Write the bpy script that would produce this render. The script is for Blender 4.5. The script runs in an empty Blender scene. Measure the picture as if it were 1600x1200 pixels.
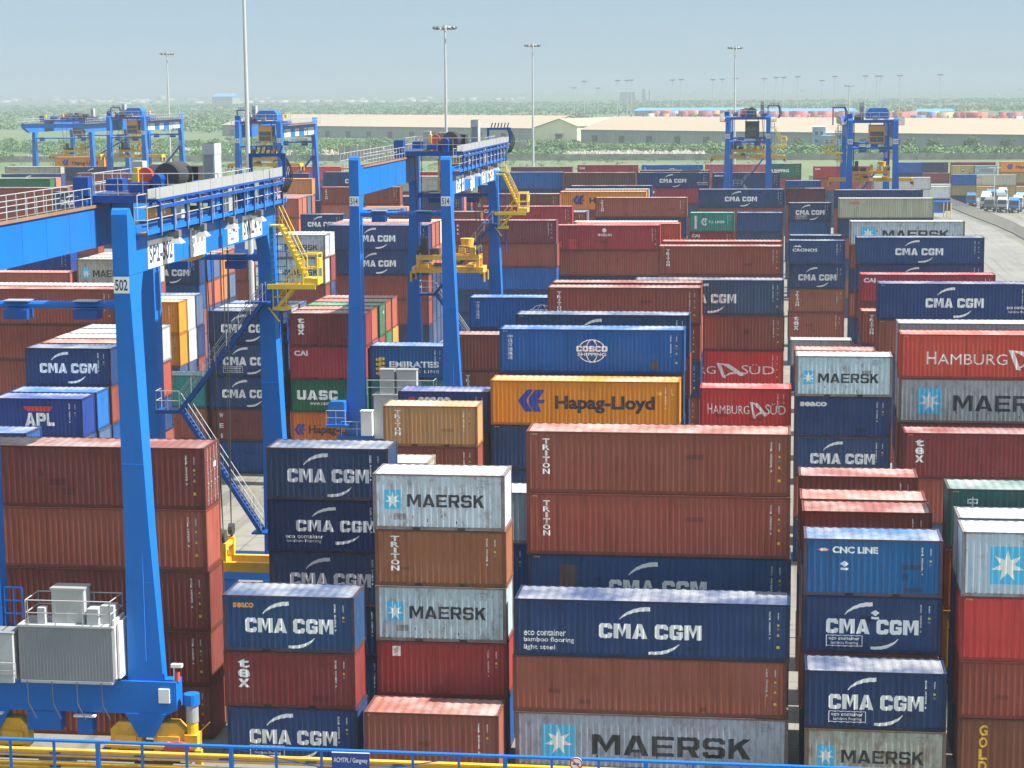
import bpy, bmesh, math, random
from mathutils import Vector, Matrix, Euler
S = bpy.context.scene
C = S.collection
R = math.radians

# ------------------------------------------------------------------ camera, sky, sun, exposure
CAM_H = 30.4
pitch, roll, yaw = R(8.4946), R(-0.4865), R(7.4872)
fw = Vector((-math.sin(yaw)*math.cos(pitch), math.cos(yaw)*math.cos(pitch), -math.sin(pitch)))
r0 = Vector((math.cos(yaw), math.sin(yaw), 0)); u0 = r0.cross(fw)
rr = math.cos(roll)*r0 + math.sin(roll)*u0; uu = math.cos(roll)*u0 - math.sin(roll)*r0
cam = bpy.data.objects.new('camera', bpy.data.cameras.new('camera')); C.objects.link(cam)
cam.matrix_world = Matrix(((rr.x, uu.x, -fw.x, 0), (rr.y, uu.y, -fw.y, 0), (rr.z, uu.z, -fw.z, CAM_H), (0, 0, 0, 1)))
cam.data.sensor_width = 36.0; cam.data.lens = 3110.6/1600*36
cam.data.clip_start = 1.0; cam.data.clip_end = 60000
S.camera = cam
SUN_EL, SUN_AZ = R(51), R(-2)            # azimuth from +X towards +Y
sd = Vector((math.cos(SUN_EL)*math.cos(SUN_AZ), math.cos(SUN_EL)*math.sin(SUN_AZ), math.sin(SUN_EL)))
sun = bpy.data.objects.new('sun', bpy.data.lights.new('sun', 'SUN')); C.objects.link(sun)
sun.data.energy = 4.2; sun.data.angle = R(0.6); sun.data.color = (1.0, 0.955, 0.88)
sun.rotation_euler = sd.to_track_quat('Z', 'Y').to_euler(); sun.location = (60, 60, 120)
W = bpy.data.worlds.new('World'); S.world = W; W.use_nodes = True
wn = W.node_tree; sky = wn.nodes.new('ShaderNodeTexSky'); sky.sky_type = 'NISHITA'; sky.sun_disc = False
sky.sun_elevation = SUN_EL; sky.sun_rotation = math.pi/2 - SUN_AZ
sky.air_density = 0.55; sky.dust_density = 0.25; sky.ozone_density = 3.0; sky.altitude = 0
# a thin milky veil of haze over the blue: pale grey-blue low down, extra brightness overhead added out of view as fill for shaded fronts
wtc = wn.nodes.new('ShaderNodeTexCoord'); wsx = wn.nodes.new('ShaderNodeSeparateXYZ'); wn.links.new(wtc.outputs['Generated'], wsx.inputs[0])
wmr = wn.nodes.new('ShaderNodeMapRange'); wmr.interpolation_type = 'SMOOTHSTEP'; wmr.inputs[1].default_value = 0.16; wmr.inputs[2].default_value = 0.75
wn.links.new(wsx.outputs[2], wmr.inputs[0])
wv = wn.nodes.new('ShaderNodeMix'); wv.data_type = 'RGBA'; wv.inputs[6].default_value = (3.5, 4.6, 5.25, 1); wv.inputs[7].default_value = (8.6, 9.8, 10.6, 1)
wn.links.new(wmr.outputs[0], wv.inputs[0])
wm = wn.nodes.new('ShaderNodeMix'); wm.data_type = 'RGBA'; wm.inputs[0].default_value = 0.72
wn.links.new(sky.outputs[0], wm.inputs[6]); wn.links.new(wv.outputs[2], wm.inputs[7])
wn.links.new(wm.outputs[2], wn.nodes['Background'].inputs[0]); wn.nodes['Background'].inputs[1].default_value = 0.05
S.view_settings.view_transform = 'Standard'; S.view_settings.look = 'None'
S.view_settings.exposure = 1.40; S.view_settings.gamma = 1.0; S.view_settings.use_curve_mapping = False
S.render.engine = 'CYCLES'
S.cycles.max_bounces = 6; S.cycles.diffuse_bounces = 3; S.cycles.glossy_bounces = 2; S.cycles.volume_bounces = 0
S.cycles.use_denoising = True
S.cycles.use_adaptive_sampling = True

# ------------------------------------------------------------------ materials
def nt(m):
    m.use_nodes = True
    return m.node_tree, m.node_tree.nodes['Principled BSDF']
def N(t, typ, **kw):
    n = t.nodes.new(typ)
    for k, v in kw.items(): setattr(n, k, v)
    return n
def mixc(t, fac, a, b, blend='MIX'):
    n = N(t, 'ShaderNodeMix', data_type='RGBA', blend_type=blend)
    for s, v in ((0, fac), (6, a), (7, b)):
        if isinstance(v, (int, float)): n.inputs[s].default_value = v
        elif isinstance(v, (tuple, list)): n.inputs[s].default_value = (*v, 1) if len(v) == 3 else v
        else: t.links.new(v, n.inputs[s])
    return n.outputs[2]
def mth(t, op, a, b=None, clamp=False):
    n = N(t, 'ShaderNodeMath', operation=op, use_clamp=clamp)
    for i, v in enumerate((a, b)):
        if v is None: continue
        if isinstance(v, (int, float)): n.inputs[i].default_value = v
        else: t.links.new(v, n.inputs[i])
    return n.outputs[0]
def coords(t, rnd=True):
    tc = N(t, 'ShaderNodeTexCoord')
    if not rnd: return tc.outputs['Object']
    oi = N(t, 'ShaderNodeObjectInfo')
    m = mth(t, 'MULTIPLY', oi.outputs['Random'], 90.0)
    cv = N(t, 'ShaderNodeCombineXYZ')
    for i in range(3): t.links.new(m, cv.inputs[i])
    v = N(t, 'ShaderNodeVectorMath', operation='ADD')
    t.links.new(tc.outputs['Object'], v.inputs[0]); t.links.new(cv.outputs[0], v.inputs[1])
    return v.outputs[0]
def noise(t, vec, scale, detail=4, rough=0.6, mapscale=None):
    if mapscale:
        mp = N(t, 'ShaderNodeMapping'); mp.inputs['Scale'].default_value = mapscale
        t.links.new(vec, mp.inputs[0]); vec = mp.outputs[0]
    n = N(t, 'ShaderNodeTexNoise'); n.inputs['Scale'].default_value = scale
    n.inputs['Detail'].default_value = detail; n.inputs['Roughness'].default_value = rough
    t.links.new(vec, n.inputs['Vector'])
    return n.outputs['Fac']
def ramp(t, fac, a, b):
    n = N(t, 'ShaderNodeMapRange', interpolation_type='SMOOTHSTEP')
    n.inputs[2].default_value = b
    if isinstance(a, (int, float)): n.inputs[1].default_value = a
    else: t.links.new(a, n.inputs[1])
    t.links.new(fac, n.inputs[0])
    return n.outputs[0]
def bump(t, bs, h, strength, dist):
    b = N(t, 'ShaderNodeBump'); b.inputs['Strength'].default_value = strength; b.inputs['Distance'].default_value = dist
    t.links.new(h, b.inputs['Height']); t.links.new(b.outputs[0], bs.inputs['Normal'])

RUST = (0.16, 0.062, 0.028)
def container_mat(name, dust, rustk, rough, dark=1.0, wear=1.0):
    m = bpy.data.materials.new(name); t, bs = nt(m)
    oi = N(t, 'ShaderNodeObjectInfo'); v = coords(t)
    at = N(t, 'ShaderNodeAttribute', attribute_type='OBJECT', attribute_name='rust'); ru = at.outputs['Fac']
    big = noise(t, v, 0.40, 4, 0.6); streak = noise(t, v, 1.0, 6, 0.68, (3.0, 3.0, 0.20)); fine = noise(t, v, 2.6, 8, 0.72, (1, 1, 0.55))
    col = oi.outputs['Color']
    if dark != 1.0: col = mixc(t, 1.0, col, (dark,)*3, 'MULTIPLY')
    fac = mth(t, 'ADD', mth(t, 'MULTIPLY', ramp(t, big, 0.35, 0.68), dust*1.4), dust*0.3)   # chalked, sun-faded areas
    col = mixc(t, fac, col, (0.47, 0.465, 0.45))
    col = mixc(t, mth(t, 'MULTIPLY', ramp(t, streak, 0.44, 0.72), 0.55*wear), col, (0.52, 0.49, 0.47), 'MULTIPLY')   # grime runs
    vo = N(t, 'ShaderNodeTexVoronoi', distance='CHEBYCHEV'); vo.inputs['Scale'].default_value = 1.5; vo.inputs['Randomness'].default_value = 0.75
    t.links.new(v, vo.inputs['Vector'])                                                     # repainted repair patches
    sp = N(t, 'ShaderNodeSeparateColor'); t.links.new(vo.outputs['Color'], sp.inputs[0])
    col = mixc(t, mth(t, 'MULTIPLY', ramp(t, sp.outputs[0], 0.95, 0.96), 0.16*wear), col, (0.55, 0.52, 0.52), 'MULTIPLY')
    pale = noise(t, v, 1.3, 7, 0.72, (10.0, 10.0, 0.30))
    col = mixc(t, mth(t, 'MULTIPLY', ramp(t, pale, 0.62, 0.74), 0.24*wear), col, (0.55, 0.5, 0.46))                    # scrapes down the ribs
    th = mth(t, 'SUBTRACT', 0.72, mth(t, 'MULTIPLY', ru, 0.15*rustk))
    rf = ramp(t, fine, th, 0.80)
    col = mixc(t, mth(t, 'MULTIPLY', rf, 0.85), col, RUST)
    tc = N(t, 'ShaderNodeTexCoord'); sx = N(t, 'ShaderNodeSeparateXYZ'); t.links.new(tc.outputs['Object'], sx.inputs[0])
    low = ramp(t, mth(t, 'SUBTRACT', 1.0, sx.outputs[2]), 0.0, 0.9)                         # rust bleeding up from the bottom rail
    drip = noise(t, v, 1.6, 5, 0.7, (5.0, 5.0, 0.6))
    rd = ramp(t, drip, mth(t, 'SUBTRACT', 0.74, mth(t, 'MULTIPLY', ru, 0.10)), 0.78)
    col = mixc(t, mth(t, 'MULTIPLY', mth(t, 'MULTIPLY', rd, low), 0.8), col, RUST)
    t.links.new(col, bs.inputs['Base Color'])
    rg = mth(t, 'ADD', mth(t, 'MULTIPLY', big, 0.2), rough-0.1); t.links.new(rg, bs.inputs['Roughness'])
    bs.inputs['Specular IOR Level'].default_value = 0.22
    bump(t, bs, noise(t, v, 0.9, 4), 0.55, 0.04)
    return m
def decal_mat(name, col, wear=0.35):
    m = bpy.data.materials.new(name); t, bs = nt(m); v = coords(t)
    oi = N(t, 'ShaderNodeObjectInfo')
    f = noise(t, v, 3.0, 6, 0.7, (2.5, 1, 0.8))
    c = mixc(t, mth(t, 'MULTIPLY', ramp(t, noise(t, v, 0.9, 3), 0.35, 0.8), 0.12), col, (0.38, 0.36, 0.33))
    c = mixc(t, mth(t, 'MULTIPLY', ramp(t, f, 0.63, 0.73), wear), c, oi.outputs['Color'])
    t.links.new(c, bs.inputs['Base Color']); bs.inputs['Roughness'].default_value = 0.55
    return m
def plain_mat(name, col, rough=0.5, metal=0.0, dirt=0.25, dirtcol=(0.12, 0.10, 0.08), scale=0.8, streak=True, bumpk=0.0, spec=0.4, chalk=0.10):
    m = bpy.data.materials.new(name); t, bs = nt(m); v = coords(t)
    a = noise(t, v, scale, 5, 0.65); s = noise(t, v, scale*1.5, 5, 0.65, (3, 3, 0.25)) if streak else noise(t, v, scale*4, 5)
    c = mixc(t, mth(t, 'MULTIPLY', ramp(t, a, 0.42, 0.8), dirt), col, dirtcol)
    c = mixc(t, mth(t, 'MULTIPLY', ramp(t, s, 0.52, 0.78), dirt), c, dirtcol)
    c = mixc(t, mth(t, 'MULTIPLY', ramp(t, noise(t, v, scale*0.3, 2), 0.35, 0.7), chalk), c, (0.5, 0.5, 0.5))
    t.links.new(c, bs.inputs['Base Color'])
    bs.inputs['Roughness'].default_value = rough; bs.inputs['Metallic'].default_value = metal; bs.inputs['Specular IOR Level'].default_value = spec
    if bumpk: bump(t, bs, s, bumpk, 0.05)
    return m
M = {}
M['paint'] = container_mat('container_paint', 0.022, 1.0, 0.60)
M['roof'] = container_mat('container_roof_paint', 0.36, 1.3, 0.52, 1.0, 0.8)
M['frame'] = container_mat('container_frame_paint', 0.02, 2.9, 0.62, 0.52)
M['d_repair'] = container_mat('repair_patch_paint', 0.03, 1.6, 0.6, 0.62)
M['under'] = plain_mat('container_underside', (0.05, 0.045, 0.04), 0.8)
M['fork'] = plain_mat('fork_pocket_dark', (0.008, 0.008, 0.008), 0.9, dirt=0.0)
DEC = {'white': (0.86, 0.87, 0.86), 'offwhite': (0.74, 0.76, 0.77), 'black': (0.018, 0.02, 0.026), 'sky': (0.08, 0.53, 0.82), 'orange': (0.80, 0.33, 0.02),
       'hlblue': (0.03, 0.045, 0.33), 'hlblack': (0.035, 0.016, 0.02), 'yellow': (0.82, 0.56, 0.03), 'red': (0.58, 0.04, 0.035), 'grey': (0.16, 0.18, 0.19), 'patch': (0.10, 0.05, 0.045)}
for k, c in DEC.items(): M['d_'+k] = decal_mat('lettering_'+k, c, 0.0 if k in ('yellow',) else (0.5 if k == 'patch' else 0.32))
M['blue'] = plain_mat('crane_blue_paint', (0.002, 0.145, 0.55), 0.5, dirt=0.24, dirtcol=(0.02, 0.06, 0.14), scale=0.35, spec=0.25, chalk=0.015)
M['lampgrey'] = plain_mat('hose_grey', (0.11, 0.11, 0.11), 0.6)
M['blue2'] = plain_mat('crane_dark_blue_paint', (0.002, 0.065, 0.30), 0.5, dirt=0.2, dirtcol=(0.02, 0.02, 0.03), spec=0.25, chalk=0.02)
M['grease'] = plain_mat('greasy_black_steel', (0.034, 0.034, 0.036), 0.6, dirt=0.3, dirtcol=(0.09, 0.05, 0.03))
M['galv'] = plain_mat('galvanised_steel', (0.40, 0.41, 0.41), 0.45, 0.3, dirt=0.25)
M['rail'] = plain_mat('railing_galvanised', (0.40, 0.41, 0.41), 0.5, 0.1, dirt=0.15)
M['grey'] = plain_mat('cabinet_grey_paint', (0.40, 0.42, 0.43), 0.5, dirt=0.2)
M['greyd'] = plain_mat('cabinet_dark_grey_paint', (0.21, 0.23, 0.25), 0.5, dirt=0.2)
M['yellow'] = plain_mat('machine_yellow_paint', (0.80, 0.44, 0.012), 0.45, dirt=0.35, dirtcol=(0.10, 0.06, 0.02))
M['yellowc'] = plain_mat('stair_yellow_paint', (0.84, 0.56, 0.015), 0.45, dirt=0.15)
M['orange'] = plain_mat('cabin_orange_paint', (0.74, 0.33, 0.02), 0.45, dirt=0.3)
M['redp'] = plain_mat('guard_red_paint', (0.55, 0.05, 0.03), 0.5)
M['plank'] = plain_mat('walkway_rusty_boards', (0.26, 0.13, 0.055), 0.8, dirt=0.5)
M['white'] = plain_mat('white_paint', (0.78, 0.78, 0.76), 0.5, dirt=0.12)
M['signblue'] = plain_mat('sign_blue', (0.006, 0.045, 0.28), 0.4, dirt=0.1)
M['ink'] = plain_mat('sign_ink', (0.012, 0.03, 0.10), 0.5, dirt=0.0)
M['inkblack'] = plain_mat('sign_ink_black', (0.02, 0.02, 0.025), 0.5, dirt=0.0)
M['rubber'] = plain_mat('black_rubber', (0.018, 0.018, 0.018), 0.8)
M['glass'] = plain_mat('dark_glass', (0.02, 0.03, 0.035), 0.08, dirt=0.0, spec=0.8)
M['steel'] = plain_mat('mast_steel', (0.50, 0.51, 0.52), 0.5, 0.2, dirt=0.15)
M['lamp'] = plain_mat('floodlight_housing', (0.16, 0.15, 0.14), 0.5)
M['rope'] = plain_mat('wire_rope', (0.02, 0.02, 0.02), 0.7)
def ground_mat(name, c1, c2, c3, s1, s2, rough=0.9):
    m = bpy.data.materials.new(name); t, bs = nt(m)
    tc = N(t, 'ShaderNodeTexCoord'); v = tc.outputs['Object']
    a = noise(t, v, s1, 6, 0.65); b = noise(t, v, s2, 6, 0.7)
    c = mixc(t, ramp(t, a, 0.35, 0.65), c1, c2); c = mixc(t, mth(t, 'MULTIPLY', ramp(t, b, 0.5, 0.75), 0.8), c, c3)
    t.links.new(c, bs.inputs['Base Color']); bs.inputs['Roughness'].default_value = rough
    bump(t, bs, b, 0.3, 0.05)
    return m
def paved_mat(name, c1, c2, c3, seam):
    m = bpy.data.materials.new(name); t, bs = nt(m)
    v = N(t, 'ShaderNodeTexCoord').outputs['Object']
    c = mixc(t, ramp(t, noise(t, v, 0.05, 6, 0.65), 0.35, 0.65), c1, c2)
    c = mixc(t, mth(t, 'MULTIPLY', ramp(t, noise(t, v, 0.7, 7, 0.7), 0.5, 0.72), 0.7), c, c3)
    c = mixc(t, mth(t, 'MULTIPLY', ramp(t, noise(t, v, 0.5, 4, 0.6, (1.6, 0.05, 1)), 0.52, 0.7), 0.40), c, tuple(x*0.45 for x in c3))   # tyre tracks
    c = mixc(t, mth(t, 'MULTIPLY', ramp(t, noise(t, v, 0.22, 3, 0.5), 0.66, 0.70), 0.45), c, tuple(x*0.4 for x in c3))                  # oil stains
    br = N(t, 'ShaderNodeTexBrick'); br.offset = 0.0; br.inputs['Scale'].default_value = 1.0; br.inputs['Brick Width'].default_value = seam; br.inputs['Row Height'].default_value = seam
    br.inputs['Mortar Size'].default_value = 0.05; br.inputs['Color1'].default_value = (1, 1, 1, 1); br.inputs['Color2'].default_value = (0.86, 0.86, 0.86, 1); br.inputs['Mortar'].default_value = (0.5, 0.5, 0.5, 1)
    t.links.new(v, br.inputs['Vector']); c = mixc(t, 1.0, c, br.outputs['Color'], 'MULTIPLY')
    t.links.new(c, bs.inputs['Base Color']); bs.inputs['Roughness'].default_value = 0.9
    return m
M['concrete'] = paved_mat('yard_concrete', (0.185, 0.175, 0.15), (0.23, 0.22, 0.19), (0.14, 0.13, 0.11), 5.0)
M['road'] = paved_mat('road_concrete', (0.19, 0.187, 0.17), (0.22, 0.217, 0.20), (0.15, 0.145, 0.13), 6.0)
M['land'] = ground_mat('scrubland_soil', (0.075, 0.125, 0.045), (0.115, 0.155, 0.066), (0.20, 0.18, 0.12), 0.012, 0.11)
M['rubble'] = ground_mat('rubble_pale', (0.34, 0.32, 0.28), (0.22, 0.20, 0.17), (0.13, 0.12, 0.10), 0.2, 0.8)
def leaf_mat(name, c1, c2):
    m = bpy.data.materials.new(name); t, bs = nt(m)
    tc = N(t, 'ShaderNodeTexCoord'); v = tc.outputs['Object']
    g = N(t, 'ShaderNodeNewGeometry')
    c = mixc(t, ramp(t, noise(t, v, 0.05, 3), 0.35, 0.65), c1, c2)
    c = mixc(t, mth(t, 'MULTIPLY', g.outputs['Random Per Island'], 0.5), c, tuple(x*0.6 for x in c1))
    t.links.new(c, bs.inputs['Base Color']); bs.inputs['Roughness'].default_value = 0.7
    bs.inputs['Specular IOR Level'].default_value = 0.2
    return m
M['leaf'] = leaf_mat('scrub_leaves', (0.095, 0.20, 0.055), (0.155, 0.245, 0.085))
M['leaf2'] = leaf_mat('tree_leaves', (0.07, 0.155, 0.04), (0.11, 0.19, 0.055))
M['bark'] = plain_mat('bark', (0.13, 0.10, 0.07), 0.9)

# ------------------------------------------------------------------ mesh builder
class MB:
    def __init__(s): s.v = []; s.f = []; s.m = []
    def add(s, vs, fs, mi=0):
        o = len(s.v); s.v += [tuple(p) for p in vs]
        s.f += [tuple(i+o for i in f) for f in fs]; s.m += [mi]*len(fs)
    def box(s, x0, x1, y0, y1, z0, z1, mi=0):
        s.add([(x0,y0,z0),(x1,y0,z0),(x1,y1,z0),(x0,y1,z0),(x0,y0,z1),(x1,y0,z1),(x1,y1,z1),(x0,y1,z1)],
              [(0,3,2,1),(4,5,6,7),(0,1,5,4),(1,2,6,5),(2,3,7,6),(3,0,4,7)], mi)
    def tube(s, a, b, r, n=6, mi=0, r2=None):
        a, b = Vector(a), Vector(b); d = (b-a)
        if d.length < 1e-6: return
        d.normalize(); p = d.orthogonal().normalized(); q = d.cross(p); r2 = r if r2 is None else r2
        vs = []
        for k, (c, rad) in enumerate(((a, r), (b, r2))):
            for i in range(n):
                an = 2*math.pi*(i+.5)/n; vs.append(c + p*math.cos(an)*rad + q*math.sin(an)*rad)
        fs = [(i, (i+1) % n, n+(i+1) % n, n+i) for i in range(n)] + [tuple(range(n-1, -1, -1)), tuple(range(n, 2*n))]
        s.add(vs, fs, mi)
    def beam(s, a, b, w, h, mi=0):                 # rectangular bar between two points, h measured upwards
        a, b = Vector(a), Vector(b); d = (b-a).normalized(); up = Vector((0, 0, 1))
        side = d.cross(up); side = side.normalized() if side.length > 1e-4 else Vector((1, 0, 0)); up = side.cross(d)
        vs = [c + side*sx*w/2 + up*sz*h/2 for c in (a, b) for sx, sz in ((-1,-1),(1,-1),(1,1),(-1,1))]
        s.add(vs, [(3,2,1,0),(4,5,6,7),(0,1,5,4),(1,2,6,5),(2,3,7,6),(3,0,4,7)], mi)
    def prism(s, poly, axis, a, b, mi=0):          # polygon in the two other axes, extruded along axis from a to b
        n = len(poly)
        def P(p, t): return (t, p[0], p[1]) if axis == 'x' else ((p[0], t, p[1]) if axis == 'y' else (p[0], p[1], t))
        vs = [P(p, a) for p in poly] + [P(p, b) for p in poly]
        fs = [(i, (i+1) % n, n+(i+1) % n, n+i) for i in range(n)] + [tuple(range(n-1, -1, -1)), tuple(range(n, 2*n))]
        s.add(vs, fs, mi)
    def mesh(s, name, mats):
        me = bpy.data.meshes.new(name); me.from_pydata(s.v, [], s.f)
        for m in mats: me.materials.append(M[m] if isinstance(m, str) else m)
        me.polygons.foreach_set('material_index', s.m); me.validate(); me.update()
        bm = bmesh.new(); bm.from_mesh(me); bmesh.ops.recalc_face_normals(bm, faces=bm.faces); bm.to_mesh(me); bm.free()
        return me
    def build(s, name, mats, parent=None, loc=(0, 0, 0), rz=0):
        return link(name, s.mesh(name, mats), parent, loc, rz)
def link(name, me, parent=None, loc=(0, 0, 0), rz=0):
    o = bpy.data.objects.new(name, me); C.objects.link(o); o.location = loc; o.rotation_euler = (0, 0, rz)
    if parent: o.parent = parent
    return o
def tag(o, label=None, cat=None, group=None, kind=None):
    for k, v in (('label', label), ('category', cat), ('group', group), ('kind', kind)):
        if v: o[k] = v
    return o
def empty(name, loc, label=None, cat=None, group=None, rz=0):
    o = bpy.data.objects.new(name, None); C.objects.link(o); o.location = loc; o.rotation_euler = (0, 0, rz)
    o.empty_display_size = 0.5
    return tag(o, label, cat, group)

_tc = {}
def text2d(s, bold=0.0, spacing=1.0):
    """triangulated outline of a word: (vertices, faces) with its box moved to 0..w, 0..h"""
    k = (s, bold, spacing)
    if k in _tc: return _tc[k]
    cu = bpy.data.curves.new('t', 'FONT'); cu.body = s; cu.size = 1.0; cu.offset = bold; cu.resolution_u = 3; cu.space_character = spacing
    cu.fill_mode = 'FRONT'
    o = bpy.data.objects.new('t', cu); C.objects.link(o)
    dg = bpy.context.evaluated_depsgraph_get(); me = bpy.data.meshes.new_from_object(o.evaluated_get(dg))
    vs = [(v.co.x, v.co.y) for v in me.vertices]; fs = [tuple(p.vertices) for p in me.polygons]
    bpy.data.objects.remove(o); bpy.data.curves.remove(cu); bpy.data.meshes.remove(me)
    if not vs: vs, fs = [(0, 0), (1, 0), (0, 1)], [(0, 1, 2)]
    x0 = min(v[0] for v in vs); y0 = min(v[1] for v in vs); w = max(v[0] for v in vs)-x0; h = max(v[1] for v in vs)-y0
    _tc[k] = ([(a-x0, b-y0) for a, b in vs], fs, w, h)
    return _tc[k]
def word(s, x0, y0, x1, y1, bold=0.03, spacing=1.0):
    """polygons of a word stretched into the box x0..x1, y0..y1"""
    vs, fs, w, h = text2d(s, bold, spacing)
    return [[(x0+vs[i][0]/w*(x1-x0), y0+vs[i][1]/h*(y1-y0)) for i in f] for f in fs]

# block capitals used by the shipping lines: glyphs as quads in a unit box
def _glyphs(tx=.34, ty=.27):
    q = lambda a, b, c, d: [(a, b), (c, b), (c, d), (a, d)]
    def ring(o, i): return [[o[k], o[k+1], i[k+1], i[k]] for k in range(len(o)-1)]
    C_o = [(1,.64),(1,.84),(.85,1),(.15,1),(0,.85),(0,.15),(.15,0),(.85,0),(1,.16),(1,.36)]
    C_i = [(1-tx,.64),(1-tx,.79),(.97-tx,1-ty),(tx+.03,1-ty),(tx,.95-ty),(tx,ty+.05),(tx+.03,ty),(.97-tx,ty),(1-tx,.21),(1-tx,.36)]
    g = {'C': ring(C_o, C_i)}
    G_o, G_i = C_o[:-1]+[(1,.53)], C_i[:-1]+[(1-tx,.53)]
    g['G'] = ring(G_o, G_i)+[q(.50, .36, 1-tx, .53)]
    O_o = [(.15,1),(0,.85),(0,.15),(.15,0),(.85,0),(1,.15),(1,.85),(.85,1),(.15,1)]; O_i = [(tx+.03,1-ty),(tx,.95-ty),(tx,ty+.05),(tx+.03,ty),(.97-tx,ty),(1-tx,ty+.05),(1-tx,.95-ty),(.97-tx,1-ty),(tx+.03,1-ty)]
    g['O'] = ring(O_o, O_i)
    s = tx*.82
    g['M'] = [q(0, 0, s, 1), q(1-s, 0, 1, 1), [(s,1),(s+.09,1),(.5,.46),(.5,.10),(s,.70)], [(1-s,1),(1-s,.70),(.5,.10),(.5,.46),(1-s-.09,1)]]
    g['A'] = [[(0,0),(tx+.02,0),(.5,.74),(.5,1),(.35,1)], [(1,0),(.65,1),(.5,1),(.5,.74),(.98-tx,0)], [(.30,.16),(.70,.16),(.62,.16+ty*.8),(.38,.16+ty*.8)]]
    g['E'] = [q(0, 0, tx, 1), q(tx, 0, 1, ty), q(tx, 1-ty, 1, 1), q(tx, .5-ty*.42, .92, .5+ty*.42)]
    g['R'] = [q(0, 0, tx, 1)]+ring([(tx,1),(.85,1),(1,.87),(1,.50),(.87,.37),(tx,.37)], [(tx,1-ty),(.95-tx,1-ty),(1-tx,.96-ty),(1-tx,.60),(.95-tx,.55),(tx,.55)])+[[(.48,.37),(.76,.37),(1,0),(.68,0)]]
    g['P'] = [q(0, 0, tx, 1)]+ring([(tx,1),(.85,1),(1,.87),(1,.48),(.87,.34),(tx,.34)], [(tx,1-ty),(.95-tx,1-ty),(1-tx,.96-ty),(1-tx,.58),(.95-tx,.53),(tx,.53)])
    h = ty*.42
    g['S'] = ring([(1,.70),(1,.86),(.86,1),(.14,1),(0,.86),(0,.56),(.12,.5-h),(.66,.5-h),(.73-.0,.40),(.73,.27),(.68,ty),(tx,ty),(tx,.30),(0,.30)], [(1-tx,.70),(1-tx,.76),(.70,1-ty),(.30,1-ty),(tx,.73),(tx,.62),(.34,.5+h),(.88,.5+h),(1,.44),(1,.14),(.86,0),(.14,0),(0,.14),(0,.30)])
    g['S'] = g['S'][:7]+g['S'][7:11]+[[(.68,ty),(tx,ty),(.14,0),(.86,0)], [(tx,ty),(tx,.30),(0,.30),(0,.14),(.14,0)]]
    g['K'] = [q(0, 0, tx, 1), [(tx,.32),(tx,.66),(.66,1),(1,1)], [(.36,.56),(.58,.68),(1,0),(.64,0)]]
    g['U'] = ring([(0,1),(0,.15),(.15,0),(.85,0),(1,.15),(1,1)], [(tx,1),(tx,ty+.05),(tx+.03,ty),(.97-tx,ty),(1-tx,ty+.05),(1-tx,1)])
    g['L'] = [q(0, 0, tx, 1), q(tx, 0, 1, ty)]
    g['I'] = [q(0, 0, 1, 1)]
    return g
BLK = _glyphs()
BLK['lightset'] = None; LIGHT = _glyphs(.24, .18)
def block(s, x0, y0, x1, y1, light=False):
    g = LIGHT if light else BLK; wd = {'M': 1.28, 'A': 1.14, 'I': .27, ' ': .36, 'L': .85}; gap = .15 if light else .10
    tot = sum(wd.get(c, 1) for c in s)+gap*(len(s)-1); k = (x1-x0)/tot; x = x0; out = []
    for c in s:
        w = wd.get(c, 1)*k
        if c != ' ':
            for P in g[c]: out.append([(x+a*w, y0+b*(y1-y0)) for a, b in P])
        x += w+gap*k
    return out

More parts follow.
